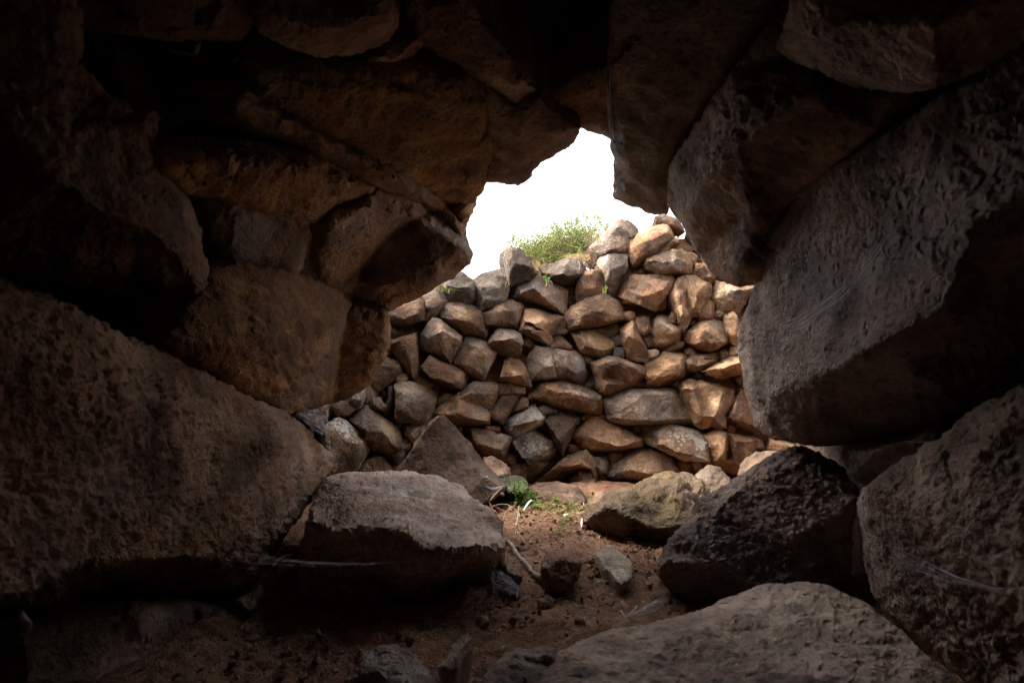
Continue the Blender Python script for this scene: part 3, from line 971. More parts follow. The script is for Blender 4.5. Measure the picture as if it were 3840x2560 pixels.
# earth bank behind the wall, level with its top
bx = np.linspace(-3.5, 5.0, 120)
by = np.linspace(0, 1, 50)
BX, BT = np.meshgrid(bx, by)
BYY = 4.32 + BT * 9
tz = np.interp(BX * F / 4.4 + W / 2, top_x, top_y)
zt = CAMZ + (1504 - tz - 70) / F * 4.35
BZ = np.where(BT < 0.3, zt - 0.02 + 0 * BT, zt - 0.02 - np.clip(BT - 0.3, 0, 1) ** 1.3 * zt * 1.9)
Pk = np.stack([BX, BYY, BZ], -1).reshape(-1, 3)
Pk[:, 2] += 0.02 * fbm(Pk, 4, 4)
ik = np.arange(len(Pk)).reshape(BX.shape)
fk = np.stack([ik[:-1, :-1], ik[:-1, 1:], ik[1:, 1:], ik[1:, :-1]], -1).reshape(-1, 4)
bank = mesh_obj("earth_bank", Pk, fk, M_SOIL)
tag(bank, "earth bank behind the top of the curved stone wall", None, kind="structure")

# ================================================================= PASSAGE OF LARGE BLOCKS
AL, AR, BU, PP = 0.80, 0.90, 0.95, 2.5
YMAX = 2.6
def tunY(px, py):
    a, b = ray(px, py)
    A = np.where(a < 0, AL, AR)
    bu = np.clip(b, 0, None)
    s = (np.abs(a) / A) ** PP + (bu / BU) ** PP
    return np.minimum((s + 1e-6) ** (-1 / PP), YMAX)

wl_ = empty("passage_wall", (-1.0, 1.6, 0), "left wall of the dark passage, big stacked basalt blocks leaning inward", "wall")
wl_["kind"] = "thing"
wr_ = empty("passage_wall", (1.1, 1.6, 0), "right wall of the dark passage, huge rough blocks with cobwebs", "wall")
wr_["kind"] = "thing"
rf_ = empty("corbelled_vault", (0, 1.9, 1.6), "low roof of overlapping blocks above the opening", "vault")
rf_["kind"] = "thing"

# name, parent, material, tint, outline, ridges, options
PASS = [
 ('L', M_PASS, (0.95, 0.85, 0.75), "-120,-80 160,-80 185,40 172,140 235,205 330,250 365,250 374,275 352,320 358,370 400,425 445,475 465,530 468,580 486,620 484,655 455,688 411,695,.18 306,697,.32 211,673,.32 116,642,.3 28,632,.3 -120,610,.3",
  "-120,180,-.02 30,290,-.05 130,410,-.08 230,480,-.09 330,525,-.10 410,590,-.10 455,650,-.05 ; 140,60,-.02 150,300,-.06 ; 330,280,-.03 345,430,-.08 410,590,-.10", dict(amp=.014, grain=.004)),
 ('L', M_PASS, (1.15, 1.0, 0.86), "-120,612 28,640 110,680 250,740 420,830 560,900 660,945 720,1000 768,1045 766,1065,.08 730,1120,.08 690,1190,.08 650,1240,.08 620,1290,.10 590,1350,.18 570,1373,.28 440,1385,.48 300,1382,.48 170,1412,.45 60,1420,.45 -120,1425,.45",
  "-120,1365,-.03 60,1362,-.03 130,1322,-.03 180,1292,-.03 330,1285,-.04 430,1278,-.04 580,1288,.0 ; 580,1288,.0 650,1210,-.06 700,1130,-.08 738,1062,-.05 ; -120,760,-.02 200,860,-.03 480,960,-.05 640,1020,-.08 738,1062,-.05", dict(amp=.016, grain=.005)),
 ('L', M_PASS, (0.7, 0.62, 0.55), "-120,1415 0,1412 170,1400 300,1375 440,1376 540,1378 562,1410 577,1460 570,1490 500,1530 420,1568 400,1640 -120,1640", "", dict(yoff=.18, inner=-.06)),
 ('L', M_PASS, (1.0, 0.92, 0.85), "735,560 740,520 760,480 830,450 870,430 950,450 1020,490 1060,540 1087,575 1082,608 1042,638 962,685 890,716 820,698 740,655 725,600",
  "760,520,-.03 840,480,-.08 960,500,-.10 1060,570,-.06 ; 780,640,-.04 880,660,-.08 1000,610,-.08 1060,570,-.06", dict(grain=.004)),
 ('L', M_PASS, (1.0, 0.9, 0.8), "525,230 545,195 590,190 640,230 760,300 860,355 950,400 1010,440 1045,480 1072,525 1060,550 1000,505 900,455 800,400 700,345 600,300 540,270", "550,220,-.03 700,300,-.07 900,405,-.08 1040,495,-.05", dict(grain=.003, yoff=.02)),
 ('L', M_STREAK, (1.2, 1.05, 0.85), "350,380 400,325 500,328 600,335 700,345 800,395 872,432 800,465 760,490 690,510 600,470 480,440 420,430", "380,370,-.04 520,370,-.08 700,400,-.09 840,430,-.04 ; 450,420,.02 600,440,-.02 720,470,-.02", dict(strata=.010, yoff=.04)),
 ('L', M_PASS, (0.8, 0.75, 0.72), "455,440 600,450 690,490 745,530 740,650 700,655 600,625 500,610 470,520", "", dict(yoff=.12)),
 ('L', M_STREAK, (0.85, 0.69, 0.56), "400,740 480,620 560,600 700,638 800,668 885,703 897,760 885,820,.06 862,850,.08 850,880,.09 810,912,.12 740,932,.14 665,952,.14 560,900,.10 430,835,.06 370,780", "440,790,-.02 560,790,-.06 650,742,-.09 740,727,-.10 890,735,-.03 ; 560,860,.01 700,880,.02 850,830,.0", dict(strata=.006, grain=.003)),
 ('T', M_STREAK, (0.85, 0.76, 0.66), "560,150 700,140 900,140 1000,160 1080,180 1115,230 1115,300 1133,330 1128,400 1100,440 1065,515 1040,480 1000,440 900,400 800,340 690,280 590,230", "600,190,-.02 800,210,-.06 1000,215,-.07 1100,250,-.05 ; 640,230,.0 800,290,-.05 1000,300,-.07 1090,330,-.06 1060,490,-.03 ; 1115,320,-.04 1060,490,-.03", dict(strata=.010, strata_dir=(0.1, 0.2, 1))),
 ('T', M_PASS, (0.95, 0.88, 0.82), "560,-60 900,-60 920,10 915,60 880,105 800,130 740,132 640,105 590,75", "600,40,-.05 720,70,-.10 860,40,-.09", dict(yoff=-.08)),
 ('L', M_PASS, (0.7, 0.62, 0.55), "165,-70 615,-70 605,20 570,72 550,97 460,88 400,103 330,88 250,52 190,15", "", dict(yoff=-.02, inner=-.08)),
 ('T', M_PASS, (1.0, 0.9, 0.85), "820,138 900,92 960,72 975,100 935,148 895,158", "840,140,-.02 895,145,-.05 960,90,-.03", dict(yoff=.02)),
 ('T', M_PASS, (0.85, 0.8, 0.76), "915,-70 1090,-70 1112,20 1152,90 1202,150 1240,203 1228,228 1180,255 1120,210 1060,160 1000,130 955,90 925,20", "960,20,-.05 1060,100,-.09 1180,200,-.08 ; 1080,0,-.05 1220,205,-.03", dict(yoff=.04, grain=.004)),
 ('T', M_PASS, (0.9, 0.82, 0.75), "1070,160 1120,200 1180,232 1240,218 1290,262 1334,290 1315,330 1270,360 1240,375 1215,410 1190,427 1150,420 1108,415 1120,340 1112,290 1100,220", "1130,250,-.04 1200,290,-.08 1310,300,-.03 ; 1130,390,-.03 1200,370,-.07 1300,310,-.04", dict(yoff=.0)),
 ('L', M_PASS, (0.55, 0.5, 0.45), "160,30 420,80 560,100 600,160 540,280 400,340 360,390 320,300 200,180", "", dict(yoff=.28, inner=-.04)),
 ('L', M_PASS, (0.9, 0.8, 0.78), "432,125 442,98 462,90 463,105 452,132", "", dict(yoff=.05, depth=.1)),
 ('L', M_PASS, (0.85, 0.75, 0.72), "520,130 560,100 572,140 572,195 555,175", "", dict(yoff=.10, depth=.15)),
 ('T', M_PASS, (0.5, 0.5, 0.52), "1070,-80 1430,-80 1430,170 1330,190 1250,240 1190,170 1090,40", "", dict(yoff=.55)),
 ('T', M_PASS, (1.0, 0.9, 0.84), "1245,215 1330,162 1400,140 1412,260 1412,325 1375,308 1330,292 1285,265", "1280,230,-.02 1360,210,-.05 1395,300,-.03", dict(yoff=.12)),
 ('T', M_PASS, (0.75, 0.75, 0.74), "1395,150 1400,-70 1840,-70 1790,30 1710,130 1650,260 1575,340 1545,410 1535,495 1490,492 1450,477 1410,457 1408,380 1400,300", "1405,150,-.03 1430,300,-.06 1440,450,-.04 ; 1500,60,-.05 1530,250,-.09 1500,430,-.06", dict(yoff=.10)),
 ('R', M_PASS, (0.95, 0.85, 0.76), "1530,460 1535,380 1600,280 1680,160 1760,60 1830,-40 1860,110 1920,170 2000,200 2080,210 2010,300 1910,390 1860,430 1790,480 1765,530 1775,590 1745,645 1690,657 1650,642 1610,592 1580,552 1550,503",
  "1545,440,.02 1580,520,-.08 1600,440,-.10 1700,330,-.10 1850,220,-.06 ; 1600,590,-.03 1700,600,-.07 1760,520,-.05 ; 1700,330,-.10 1720,480,-.08", dict(grain=.004)),
 ('T', M_PASS, (1.0, 0.88, 0.78), "1785,112 1800,40 1830,-70 2480,-80 2480,40 2320,120 2210,185 2130,213 2050,213 1930,187 1870,157 1830,142", "1800,110,.0 1870,145,-.05 1960,170,-.08 2150,190,-.08 ; 1900,60,-.08 2150,60,-.10", dict(yoff=-.08, smooth_r=.05)),
 ('R', M_PITTED, (0.78, 0.78, 0.80), "1693,770 1722,690 1735,650 1742,605 1760,535 1850,422 1950,350 2100,260 2250,170 2352,90 2500,0 2500,825,.32 2352,885,.34 2250,935,.34 2180,980,.34 2050,1005,.34 1900,1023,.30 1830,1016,.12 1760,1001,.10 1732,985,.08 1710,900,.02 1698,830",
  "1745,800,-.06 1779,898,-.08 1920,845,-.09 2046,771,-.10 2162,712,-.10 2130,640,-.09 2116,588,-.09 2236,518,-.08 2352,440,-.07 2500,380,-.06 ; 1800,560,.0 1850,620,-.01 1960,560,-.02 2050,520,-.03 ; 1745,800,-.06 1760,700,-.02", dict(amp=.014, freq=5, grain=.0030, grain_f=60)),
 ('R', M_PITTED, (1.0, 0.95, 0.9), "1972,1135 1985,1115 2014,1092 2050,1065 2104,1037 2175,983 2250,930 2352,880 2500,815 2500,1640 2350,1640 2250,1600,.10 2130,1500,.10 2050,1440,.10 2010,1380,.10 1985,1300,.08 1975,1220,.04",
  "2010,1110,-.03 2130,1180,-.06 2250,1300,-.06 2400,1420,-.06 ; 2110,1045,-.03 2200,1130,-.05 2400,1330,-.06", dict(amp=.014, grain=.003, grain_f=55, yoff=.02)),
 ('L', M_PASS, (0.8, 0.72, 0.66), "860,340 960,380 1040,420 1075,470 1072,530 1085,585 1040,560 940,470 850,420", "", dict(yoff=.12)),
 ('L', M_PASS, (0.7, 0.65, 0.6), "690,560 860,600 1000,610 960,660 890,706 895,770 870,850 760,900 640,760", "", dict(yoff=.10)),
 ('R', M_PITTED, (0.85, 0.88, 0.95), "1940,1015 2000,1005 2100,990 2190,965 2190,1010 2110,1060 2020,1110 1990,1140 1955,1100 1938,1050", "1955,1030,-.02 2010,1030,-.05 2150,1000,-.04 ; 1955,1090,-.02 2010,1030,-.05", dict(yoff=.30)),
]
BLOCK_LABELS = {0: "tall block at the upper left with a dark undercut face", 1: "huge lowest left block with mottled face and dark underside",
                5: "yellow-streaked slab in the left wall", 8: "streaked roof block left of the sky gap", 20: "block right of the sky gap with a pale grey facet",
                22: "huge rough right block carrying the long cobweb veil"}
np_ = 0
for par, mat, tint, ol, rl, opt in PASS:
    pts = parse('G', ol)
    rid = [parse('G', r) for r in rl.split(';')] if rl.strip() else []
    poly = np.array([p[:2] for p in pts])
    cen = poly.mean(0)
    a, b = ray(cen[0], cen[1])
    opt.setdefault('facet', 0.0)
    rid = [[(q[0], q[1], q[2] * (0.85 if par == 'T' else 1.6) - 0.02) for q in r] for r in rid]
    A = AL if a < 0 else AR
    if par == 'L':
        bk = np.array([-1.0, 0.12, 0.35 * max(b, 0)])
    elif par == 'R':
        bk = np.array([1.0, 0.12, 0.35 * max(b, 0)])
    else:
        bk = np.array([a * 0.8, 0.25, 1.0])
    yo = opt.get('yoff', 0.0)
    V, Fc = make_rock(pts, lambda x, y, yo=yo: tunY(x, y) + yo, rid, sp=9.5, back=bk, depth=opt.get('depth', 0.5), shrink=0.12,
                      rnd=opt.get('smooth_r', 0.035), amp=opt.get('amp', 0.012) * 0.6, freq=opt.get('freq', 6.0), rough_out=7.0, soft=4, chips=0,
                      seed=2000 + np_, grain=opt.get('grain', 0.003) * 1.2, grain_f=opt.get('grain_f', 40), inner=opt.get('inner', -0.09), facet=opt['facet'], ftilt=0.10, warp=16.0,
                      strata=opt.get('strata', 0), strata_dir=opt.get('strata_dir', (0.3, 0.4, 1.0)), corner=0.08)
    par_o = {'L': wl_, 'R': wr_, 'T': rf_}[par]
    o = rock_obj("block", V, Fc, mat, par_o, np_, 0.8, sharp=70 if par == 'R' else 42)
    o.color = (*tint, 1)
    if np_ in BLOCK_LABELS:
        o["label"] = BLOCK_LABELS[np_]
    np_ += 1

# rubble fill that carries the passage: a thick vault round the blocks
ys = np.linspace(-1.6, 2.45, 42)
th = np.linspace(-0.35, math.pi + 0.35, 70)
def vault(rx_l, rx_r, rz, bump):
    out = []
    for y in ys:
        for t in th:
            c, s = math.cos(t), math.sin(t)
            ca, sa = math.copysign(abs(c) ** 0.8, c), math.copysign(abs(s) ** 0.8, s)
            x = ca * (rx_r if c > 0 else rx_l)
            z = CAMZ + sa * rz if s > 0 else CAMZ + s * 2.2
            out.append((x, y, z))
    out = np.array(out)
    out += bump * np.stack([fbm(out, 2.2, 4), 0 * out[:, 0], fbm(out + 31, 2.2, 4)], -1)
    return out
Vi = vault(AL + 0.32, AR + 0.32, BU + 0.36, 0.05)
Vo = vault(3.2, 3.2, 1.9, 0.15)
nt_ = len(th)
iv = np.arange(len(Vi)).reshape(len(ys), nt_)
fi = np.stack([iv[:-1, :-1], iv[1:, :-1], iv[1:, 1:], iv[:-1, 1:]], -1).reshape(-1, 4)
fo = fi[:, ::-1] + len(Vi)
cap = []
for row, flip in ((0, 1), (len(ys) - 1, 0)):
    for k in range(nt_ - 1):
        q = (iv[row, k], iv[row, k + 1], iv[row, k + 1] + len(Vi), iv[row, k] + len(Vi))
        cap.append(q if flip else q[::-1])
fill = rock_obj("passage_fill", np.concatenate([Vi, Vo]), np.concatenate([fi, fo, np.array(cap)]), M_PASS)
fill.color = (0.8, 0.75, 0.7, 1)
tag(fill, "rubble mass the passage runs through", None, kind="structure")
# far end of the passage behind the camera
bw = np.stack(np.meshgrid(np.linspace(-1.4, 1.4, 30), np.linspace(-0.2, 2.2, 26)), -1).reshape(-1, 2)
bwv = np.stack([bw[:, 0], -1.55 + 0 * bw[:, 0], bw[:, 1]], -1)
bwv[:, 1] += 0.06 * fbm(bwv, 3, 4)
ib = np.arange(len(bwv)).reshape(26, 30)
fe = np.stack([ib[:-1, :-1], ib[1:, :-1], ib[1:, 1:], ib[:-1, 1:]], -1).reshape(-1, 4)
fc_ = bwv[fe].mean(1)
fe = fe[~((fc_[:, 0] > 0.35) & (fc_[:, 0] < 0.85) & (fc_[:, 2] < 0.42))]      # low unseen hole, added to let fill light in behind the camera
endw = rock_obj("end_wall", bwv, fe, M_PASS)
tag(endw, "unseen end of the passage with a low hole added for fill light", None, kind="structure")

# ================================================================= LOOSE BOULDERS ON THE FLOOR
FR['N'] = (2400, 1660, 1.6333)
def gnd(px, py, lift=0.0, it=4):
    a, b = ray(px, py)
    z = lift
    for _ in range(it):
        Y = (z - CAMZ) / b
        z = float(ground_z(np.array([a * Y]), np.array([Y]))[0]) + lift
    return Vector((float(a * Y), float(Y), float(z)))

LOOSE = [
 ("flat_boulder", "broad flat-topped grey boulder lying on the dirt, left of centre", "boulder", 'G', M_LOOSE, (1.6, 1.5, 1.45),
  "725,1150,2.25 745,1095,2.5 800,1088,2.6 930,1087,2.65 1000,1095,2.6 1060,1120,2.45 1090,1150,2.3 1130,1180,2.15 1150,1215,2.05 1155,1250,1.98 1140,1292,1.98 1120,1315,1.98 1000,1357,1.92 850,1395,1.87 700,1402,1.84 690,1300,1.9 705,1200,1.97",
  "720,1195,1.86 780,1228,1.69 823,1217,1.71 886,1215,1.71 928,1224,1.70 974,1259,1.67 1016,1262,1.68 1118,1262,1.75 1145,1258,1.82 ; 790,1130,2.25 900,1150,2.2 1000,1200,2.05 1090,1220,2.0", dict(back=(0, .5, -1), depth=.25, strata=.009, strata_dir=(.2, -.5, 1), grain=.004, amp=.007, warp=4.0)),
 ("pointed_boulder", "dark triangular slab standing behind the broad flat-topped boulder", "boulder", 'G', M_LOOSE, (0.42, 0.34, 0.29),
  "895,1095,2.80 930,1050,2.83 960,1010,2.88 985,970,2.94 1010,950,3.0 1025,955,3.10 1050,985,3.24 1085,1020,3.34 1110,1060,3.36 1140,1090,3.28 1165,1115,3.15 1160,1128,3.08 1130,1150,2.98 1100,1165,2.9 1060,1145,2.86 1000,1115,2.82",
  "1008,955,3.01 1030,1000,3.06 1060,1045,3.08 1100,1085,3.06 1150,1122,3.06", dict(back=(.1, 1, -.3), depth=.25, grain=.003)),
 ("rugged_boulder", "big dark rugged boulder between the foreground slab and the mossy boulder", "boulder", 'G', M_PITTED, (0.58, 0.54, 0.54),
  "1515,1295,1.75 1535,1250,1.8 1560,1215,1.85 1600,1180,1.9 1605,1150,1.95 1680,1100,2.0 1740,1060,2.02 1800,1030,2.05 1840,1022,2.05 1890,1040,2.02 1940,1075,1.95 1972,1105,1.88 1962,1150,1.82 1958,1230,1.78 1955,1390,1.74 1800,1412,1.80 1680,1406,1.80 1600,1392,1.80 1540,1354,1.80 1515,1320,1.80",
  "1545,1222,1.8 1600,1235,1.76 1640,1290,1.70 1780,1375,1.64 ; 1600,1190,1.86 1640,1290,1.70 ; 1640,1180,1.83 1700,1120,1.92 1840,1070,1.94 ; 1800,1250,1.74 1900,1280,1.72", dict(back=(.1, 1, -.3), depth=.35, amp=.010, freq=6, grain=.005, grain_f=50)),
 ("foreground_boulder", "large smooth pitted slab in the lower right foreground", "boulder", 'G', M_LOOSE, (1.75, 1.62, 1.54),
  "1190,1650,.80 1255,1530,1.05 1290,1490,1.15 1400,1445,1.3 1500,1430,1.38 1600,1400,1.45 1690,1370,1.5 1760,1342,1.52 1840,1336,1.5 1900,1347,1.45 1980,1380,1.36 2060,1440,1.22 2130,1500,1.1 2190,1568,1.0 2230,1650,.90",
  "1320,1560,.98 1600,1455,1.26 1760,1400,1.36 1850,1395,1.34 ; 1500,1630,.87 1900,1560,1.0 2080,1610,.93", dict(back=(0, .25, -1), depth=.25, rnd=.05, amp=.010, grain=.003)),
 ("mossy_boulder", "greenish mossy boulder on the dirt right of the small green plant", "boulder", 'G', M_MOSSY, (0.78, 0.62, 0.50),
  "1340,1200,2.65 1350,1170,2.75 1380,1140,2.8 1440,1115,2.85 1500,1090,2.9 1560,1085,2.9 1620,1105,2.85 1680,1130,2.75 1660,1210,2.65 1600,1262,2.6 1550,1268,2.6 1480,1266,2.6 1420,1258,2.62 1370,1224,2.66",
  "1358,1180,2.60 1400,1165,2.50 1440,1185,2.46 1500,1215,2.42 1590,1200,2.46 ; 1430,1140,2.60 1540,1115,2.68", dict(back=(.1, 1, -.4), depth=.3, amp=.02, freq=8, grain=.005, grain_f=30)),
 ("stone", "small red-brown block standing on the dirt beside the pale bone", "stone", 'G', M_LOOSE, (0.85, 0.62, 0.5),
  "1245,1295,1.88 1260,1265,1.98 1310,1265,2.0 1335,1290,1.92 1330,1325,1.86 1290,1357,1.79 1255,1354,1.80", "1248,1302,1.82 1290,1285,1.84 1333,1293,1.88", dict(back=(0, 1, -.4), depth=.15, amp=.005, strata=.003)),
 ("flat_stone", "pale grey flat stone set in the dirt below the mossy boulder", "stone", 'G', M_LOOSE, (1.35, 1.4, 1.35),
  "1365,1270,2.1 1400,1250,2.18 1445,1280,2.03 1455,1300,1.97 1450,1330,1.86 1425,1344,1.81 1380,1300,1.95", "1400,1280,2.0 1430,1310,1.9", dict(back=(0, .2, -1), depth=.08, amp=.004)),
 ("stone", "grey lump at the bottom edge, leftmost of the foreground stones", "stone", 'G', M_LOOSE, (1.5, 1.45, 1.42),
  "785,1650,.95 800,1580,1.06 830,1500,1.17 870,1487,1.2 910,1487,1.2 940,1500,1.18 985,1540,1.1 1020,1590,1.02 1040,1650,.94", "850,1540,1.06 900,1520,1.08 960,1580,1.0", dict(back=(0, .4, -1), depth=.12, amp=.012, grain=.004)),
 ("stone", "small upright grey stone on the dirt, middle of the bottom edge", "stone", 'G', M_LOOSE, (1.5, 1.38, 1.3),
  "1005,1530,1.12 1040,1480,1.24 1065,1457,1.3 1085,1465,1.28 1080,1500,1.2 1050,1540,1.1 1020,1548,1.08", "1020,1530,1.08 1050,1490,1.16 1075,1470,1.22", dict(back=(0, .4, -1), depth=.08, amp=.005)),
 ("stone", "blunt grey stone touching the left side of the foreground slab", "stone", 'G', M_LOOSE, (1.3, 1.22, 1.18),
  "1090,1650,.93 1115,1560,1.06 1140,1520,1.13 1190,1485,1.2 1250,1480,1.22 1295,1490,1.2 1275,1545,1.08 1250,1650,.93", "1140,1560,1.02 1190,1510,1.1 1260,1510,1.1 ; 1190,1510,1.1 1230,1600,.96", dict(back=(0, .4, -1), depth=.12, amp=.012)),
 ("boulder", "reddish boulder lying at the foot of the sunlit wall behind the moss", "boulder", 'E', M_LOOSE, (0.55, 0.43, 0.35),
  "215,1160,3.3 250,1100,3.45 330,1075,3.5 450,1090,3.5 600,1115,3.45 670,1170,3.4 710,1260,3.25 720,1330,3.13 600,1320,3.1 450,1280,3.12 280,1230,3.2 220,1195,3.25", "240,1130,3.35 340,1105,3.36 600,1150,3.3 690,1230,3.25 ; 340,1105,3.36 380,1200,3.2", dict(back=(0, 1, -.4), depth=.25, amp=.010, strata=.006)),
 ("stone", "pale stone leaning on the back of the mossy boulder", "stone", 'E', M_LOOSE, (0.75, 0.6, 0.5),
  "700,1280,3.17 780,1180,3.35 850,1140,3.4 910,1160,3.4 930,1230,3.3 830,1270,3.2 740,1310,3.13", "", dict(back=(0, 1, -.4), depth=.15)),
 ("stone", "pointed grey stone between the mossy boulder and the rugged boulder", "stone", 'E', M_LOOSE, (0.5, 0.43, 0.36),
  "1675,1030,3.4 1720,970,3.5 1790,930,3.55 1860,960,3.5 1965,1060,3.4 1980,1150,3.25 1780,1150,3.25 1690,1100,3.3", "1720,1030,3.38 1800,960,3.42 1940,1070,3.36", dict(back=(0, 1, -.4), depth=.2, strata=.006)),
 ("stone", "rough grey stone peeping over the rugged boulder at the wall's foot", "stone", 'F', M_LOOSE, (0.5, 0.43, 0.36),
  "330,900,3.4 360,720,3.5 440,640,3.55 560,630,3.55 740,640,3.5 800,740,3.4 700,900,3.3 450,960,3.3", "", dict(back=(0, 1, -.3), depth=.2)),
 ("stone", "rounded root-covered stone at the wall's foot beside the dark triangular slab", "stone", 'D', M_LOOSE, (1.15, 0.95, 0.75),
  "1660,850,3.6 1760,840,3.65 1850,890,3.6 1910,950,3.5 1915,1010,3.45 1905,1070,3.4 1780,1080,3.38 1690,980,3.5", "", dict(back=(0, 1, -.3), depth=.2, grain=.006, grain_f=50)),
 ("mossy_stone", "small dark stone with a bright green moss cap above the creeper plant", "stone", 'D', M_CAP, (0.9, 1.05, 0.9),
  "1790,1045,3.3 1860,1015,3.38 1960,1015,3.4 2040,1045,3.35 2070,1110,3.25 2065,1190,3.12 1900,1200,3.1 1800,1130,3.2", "", dict(back=(0, 1, -.4), depth=.18, moss=1)),
 ("stone", "tan stone wedged under the right end of the lowest left block", "stone", 'K', M_LOOSE, (1.25, 1.05, 0.85),
  "80,1240,1.80 240,1185,1.84 405,1045,1.9 425,1200,1.84 375,1330,1.78 285,1450,1.74 210,1410,1.75 130,1320,1.78", "", dict(back=(-.3, 1, -.5), depth=.12, amp=.005)),
 ("stone", "dark clod half hidden by the cobweb beside the broad flat-topped boulder", "stone", 'H', M_LOOSE, (0.6, 0.48, 0.42),
  "360,1170,1.98 420,1125,2.04 470,1150,2.02 540,1230,1.94 600,1320,1.85 520,1350,1.83 400,1290,1.88", "", dict(back=(0, 1, -.6), depth=.1, amp=.006)),
]
for i, (nm, lab, cat, fr, mat, tint, ol, rl, opt) in enumerate(LOOSE):
    pts = parse(fr, ol)
    rid = [parse(fr, r) for r in rl.split(';')] if rl.strip() else []
    V, Fc = make_rock(pts, lambda x, y: 0 * x, rid, sp=opt.get('sp', 7.0 if fr == 'G' else 5.5), back=opt['back'], depth=opt['depth'], shrink=0.2,
                      rnd=opt.get('rnd', 0.02), amp=opt.get('amp', 0.008), freq=opt.get('freq', 7.0), rough_out=4.0, soft=3, corner=0.08, seed=4000 + i,
                      grain=opt.get('grain', 0.002), grain_f=opt.get('grain_f', 42), facet=opt.get('facet', 0.0), warp=opt.get('warp', 7.0), inner=-0.06, strata=opt.get('strata', 0),
                      strata_dir=opt.get('strata_dir', (.2, .3, 1)))
    o = rock_obj(nm, V, Fc, mat, None, i, sharp=42)
    o.color = (*tint, 1)
    tag(o, lab, cat)

# ================================================================= SMALL THINGS ON THE FLOOR
M_BONE = simple_mat("weathered_bone", (0.20, 0.15, 0.11), (0.46, 0.38, 0.30), 40)
M_STRAW = simple_mat("dry_straw", (0.42, 0.33, 0.22), (0.62, 0.54, 0.42), 60)
M_WHITE = simple_mat("white_feather", (0.62, 0.66, 0.74), (0.8, 0.82, 0.86), 30)
M_WOOD = simple_mat("dead_wood", (0.22, 0.15, 0.10), (0.42, 0.32, 0.24), 50)
M_LEAF = simple_mat("bright_leaf", (0.05, 0.13, 0.02), (0.17, 0.30, 0.05), island=True, transl=0.35)
M_SHRUB = simple_mat("shrub_leaf", (0.07, 0.15, 0.035), (0.36, 0.38, 0.11), island=True, transl=0.3)
M_RED = simple_mat("red_stem", (0.36, 0.09, 0.09), (0.45, 0.2, 0.14), 20)
M_TWIG = simple_mat("shrub_twig", (0.22, 0.17, 0.10), (0.40, 0.33, 0.22), 40)
M_DRY = simple_mat("dry_grass", (0.45, 0.33, 0.14), (0.68, 0.54, 0.28), island=True, transl=0.25)
M_GRASS = simple_mat("green_grass", (0.12, 0.19, 0.04), (0.32, 0.34, 0.10), island=True, transl=0.3)
M_ROOT = simple_mat("pale_root", (0.42, 0.32, 0.22), (0.62, 0.52, 0.42), 50)
M_MOSSB = simple_mat("moss_blade", (0.06, 0.085, 0.015), (0.22, 0.22, 0.055), island=True)
M_GRAVEL = simple_mat("soil_crumb", (0.11, 0.058, 0.036), (0.36, 0.23, 0.16), island=True, rough=0.95)

def pathpts(fr, s, lift):
    return [gnd(p[0], p[1], p[2] if len(p) > 2 else lift) for p in parse(fr, s)]

def smooth_path(p, n=4):
    out = []
    for i in range(len(p) - 1):
        p0, p1, p2, p3 = p[max(i - 1, 0)], p[i], p[i + 1], p[min(i + 2, len(p) - 1)]
        for k in range(n):
            t = k / n
            out.append(0.5 * ((2 * p1) + (p2 - p0) * t + (2 * p0 - 5 * p1 + 4 * p2 - p3) * t * t + (3 * p1 - p0 - 3 * p2 + p3) * t ** 3))
    out.append(p[-1])
    return out

bp = smooth_path(pathpts('H', "390,925,.012 430,920,.016 475,985,.012 550,1080,.010 620,1170,.009 690,1240,.009 760,1295,.013 800,1300,.012", 0.012), 5)
nbp = len(bp)
br = []
for i in range(nbp):
    t = i / (nbp - 1)
    br.append(0.0075 + 0.009 * math.exp(-(t / 0.10) ** 2) + 0.007 * math.exp(-((1 - t) / 0.10) ** 2))
br[0] *= 0.6
br[-1] *= 0.6
V, Fc = tubes([(bp, br)], 10)
V = np.array(V)
V += 0.004 * fbm(V, 45, 4)[:, None]
tag(mesh_obj("bone", V, Fc, M_BONE), "pale curved bone lying on the dirt between the flat-topped boulder and the red-brown block", "bone")

STRAWS = ["525,740 550,830 590,890 620,935", "730,1010 770,1050 815,1085", "280,1300,.08 285,1450,.03 275,1568,.012", "545,1480 540,1520 545,1560",
          "455,715 530,725", "560,660 565,710", "380,710 420,660", "670,945 690,915", "1140,865 1240,900", "560,570 520,850",
          "1650,1680 1740,1790", "1600,1850 1680,1780", "1820,1640 1700,1760", "930,1830 1010,1860", "1250,520 1255,590"]
SLAB = {0: "long curved white straw running down the dirt from the creeper plant", 1: "short white straw on the dirt behind the red-brown block",
        2: "upright pale straw standing in the funnel cobweb", 3: "tiny hooked straw below the funnel cobweb", 8: "pale straw on the dirt at the foot of the mossy boulder",
        14: "short upright straw in front of the reddish boulder"}
for si, s_ in enumerate(STRAWS):
    p = smooth_path(pathpts('H', s_, 0.008), 4)
    V, Fc = tubes([(p, [0.0022 * (1 - 0.5 * k / len(p)) for k in range(len(p))])], 5)
    tag(mesh_obj("straw", V, Fc, M_STRAW), SLAB.get(si, "thin pale straw lying on the dirt floor"), "straw", "straws scattered on the dirt floor")

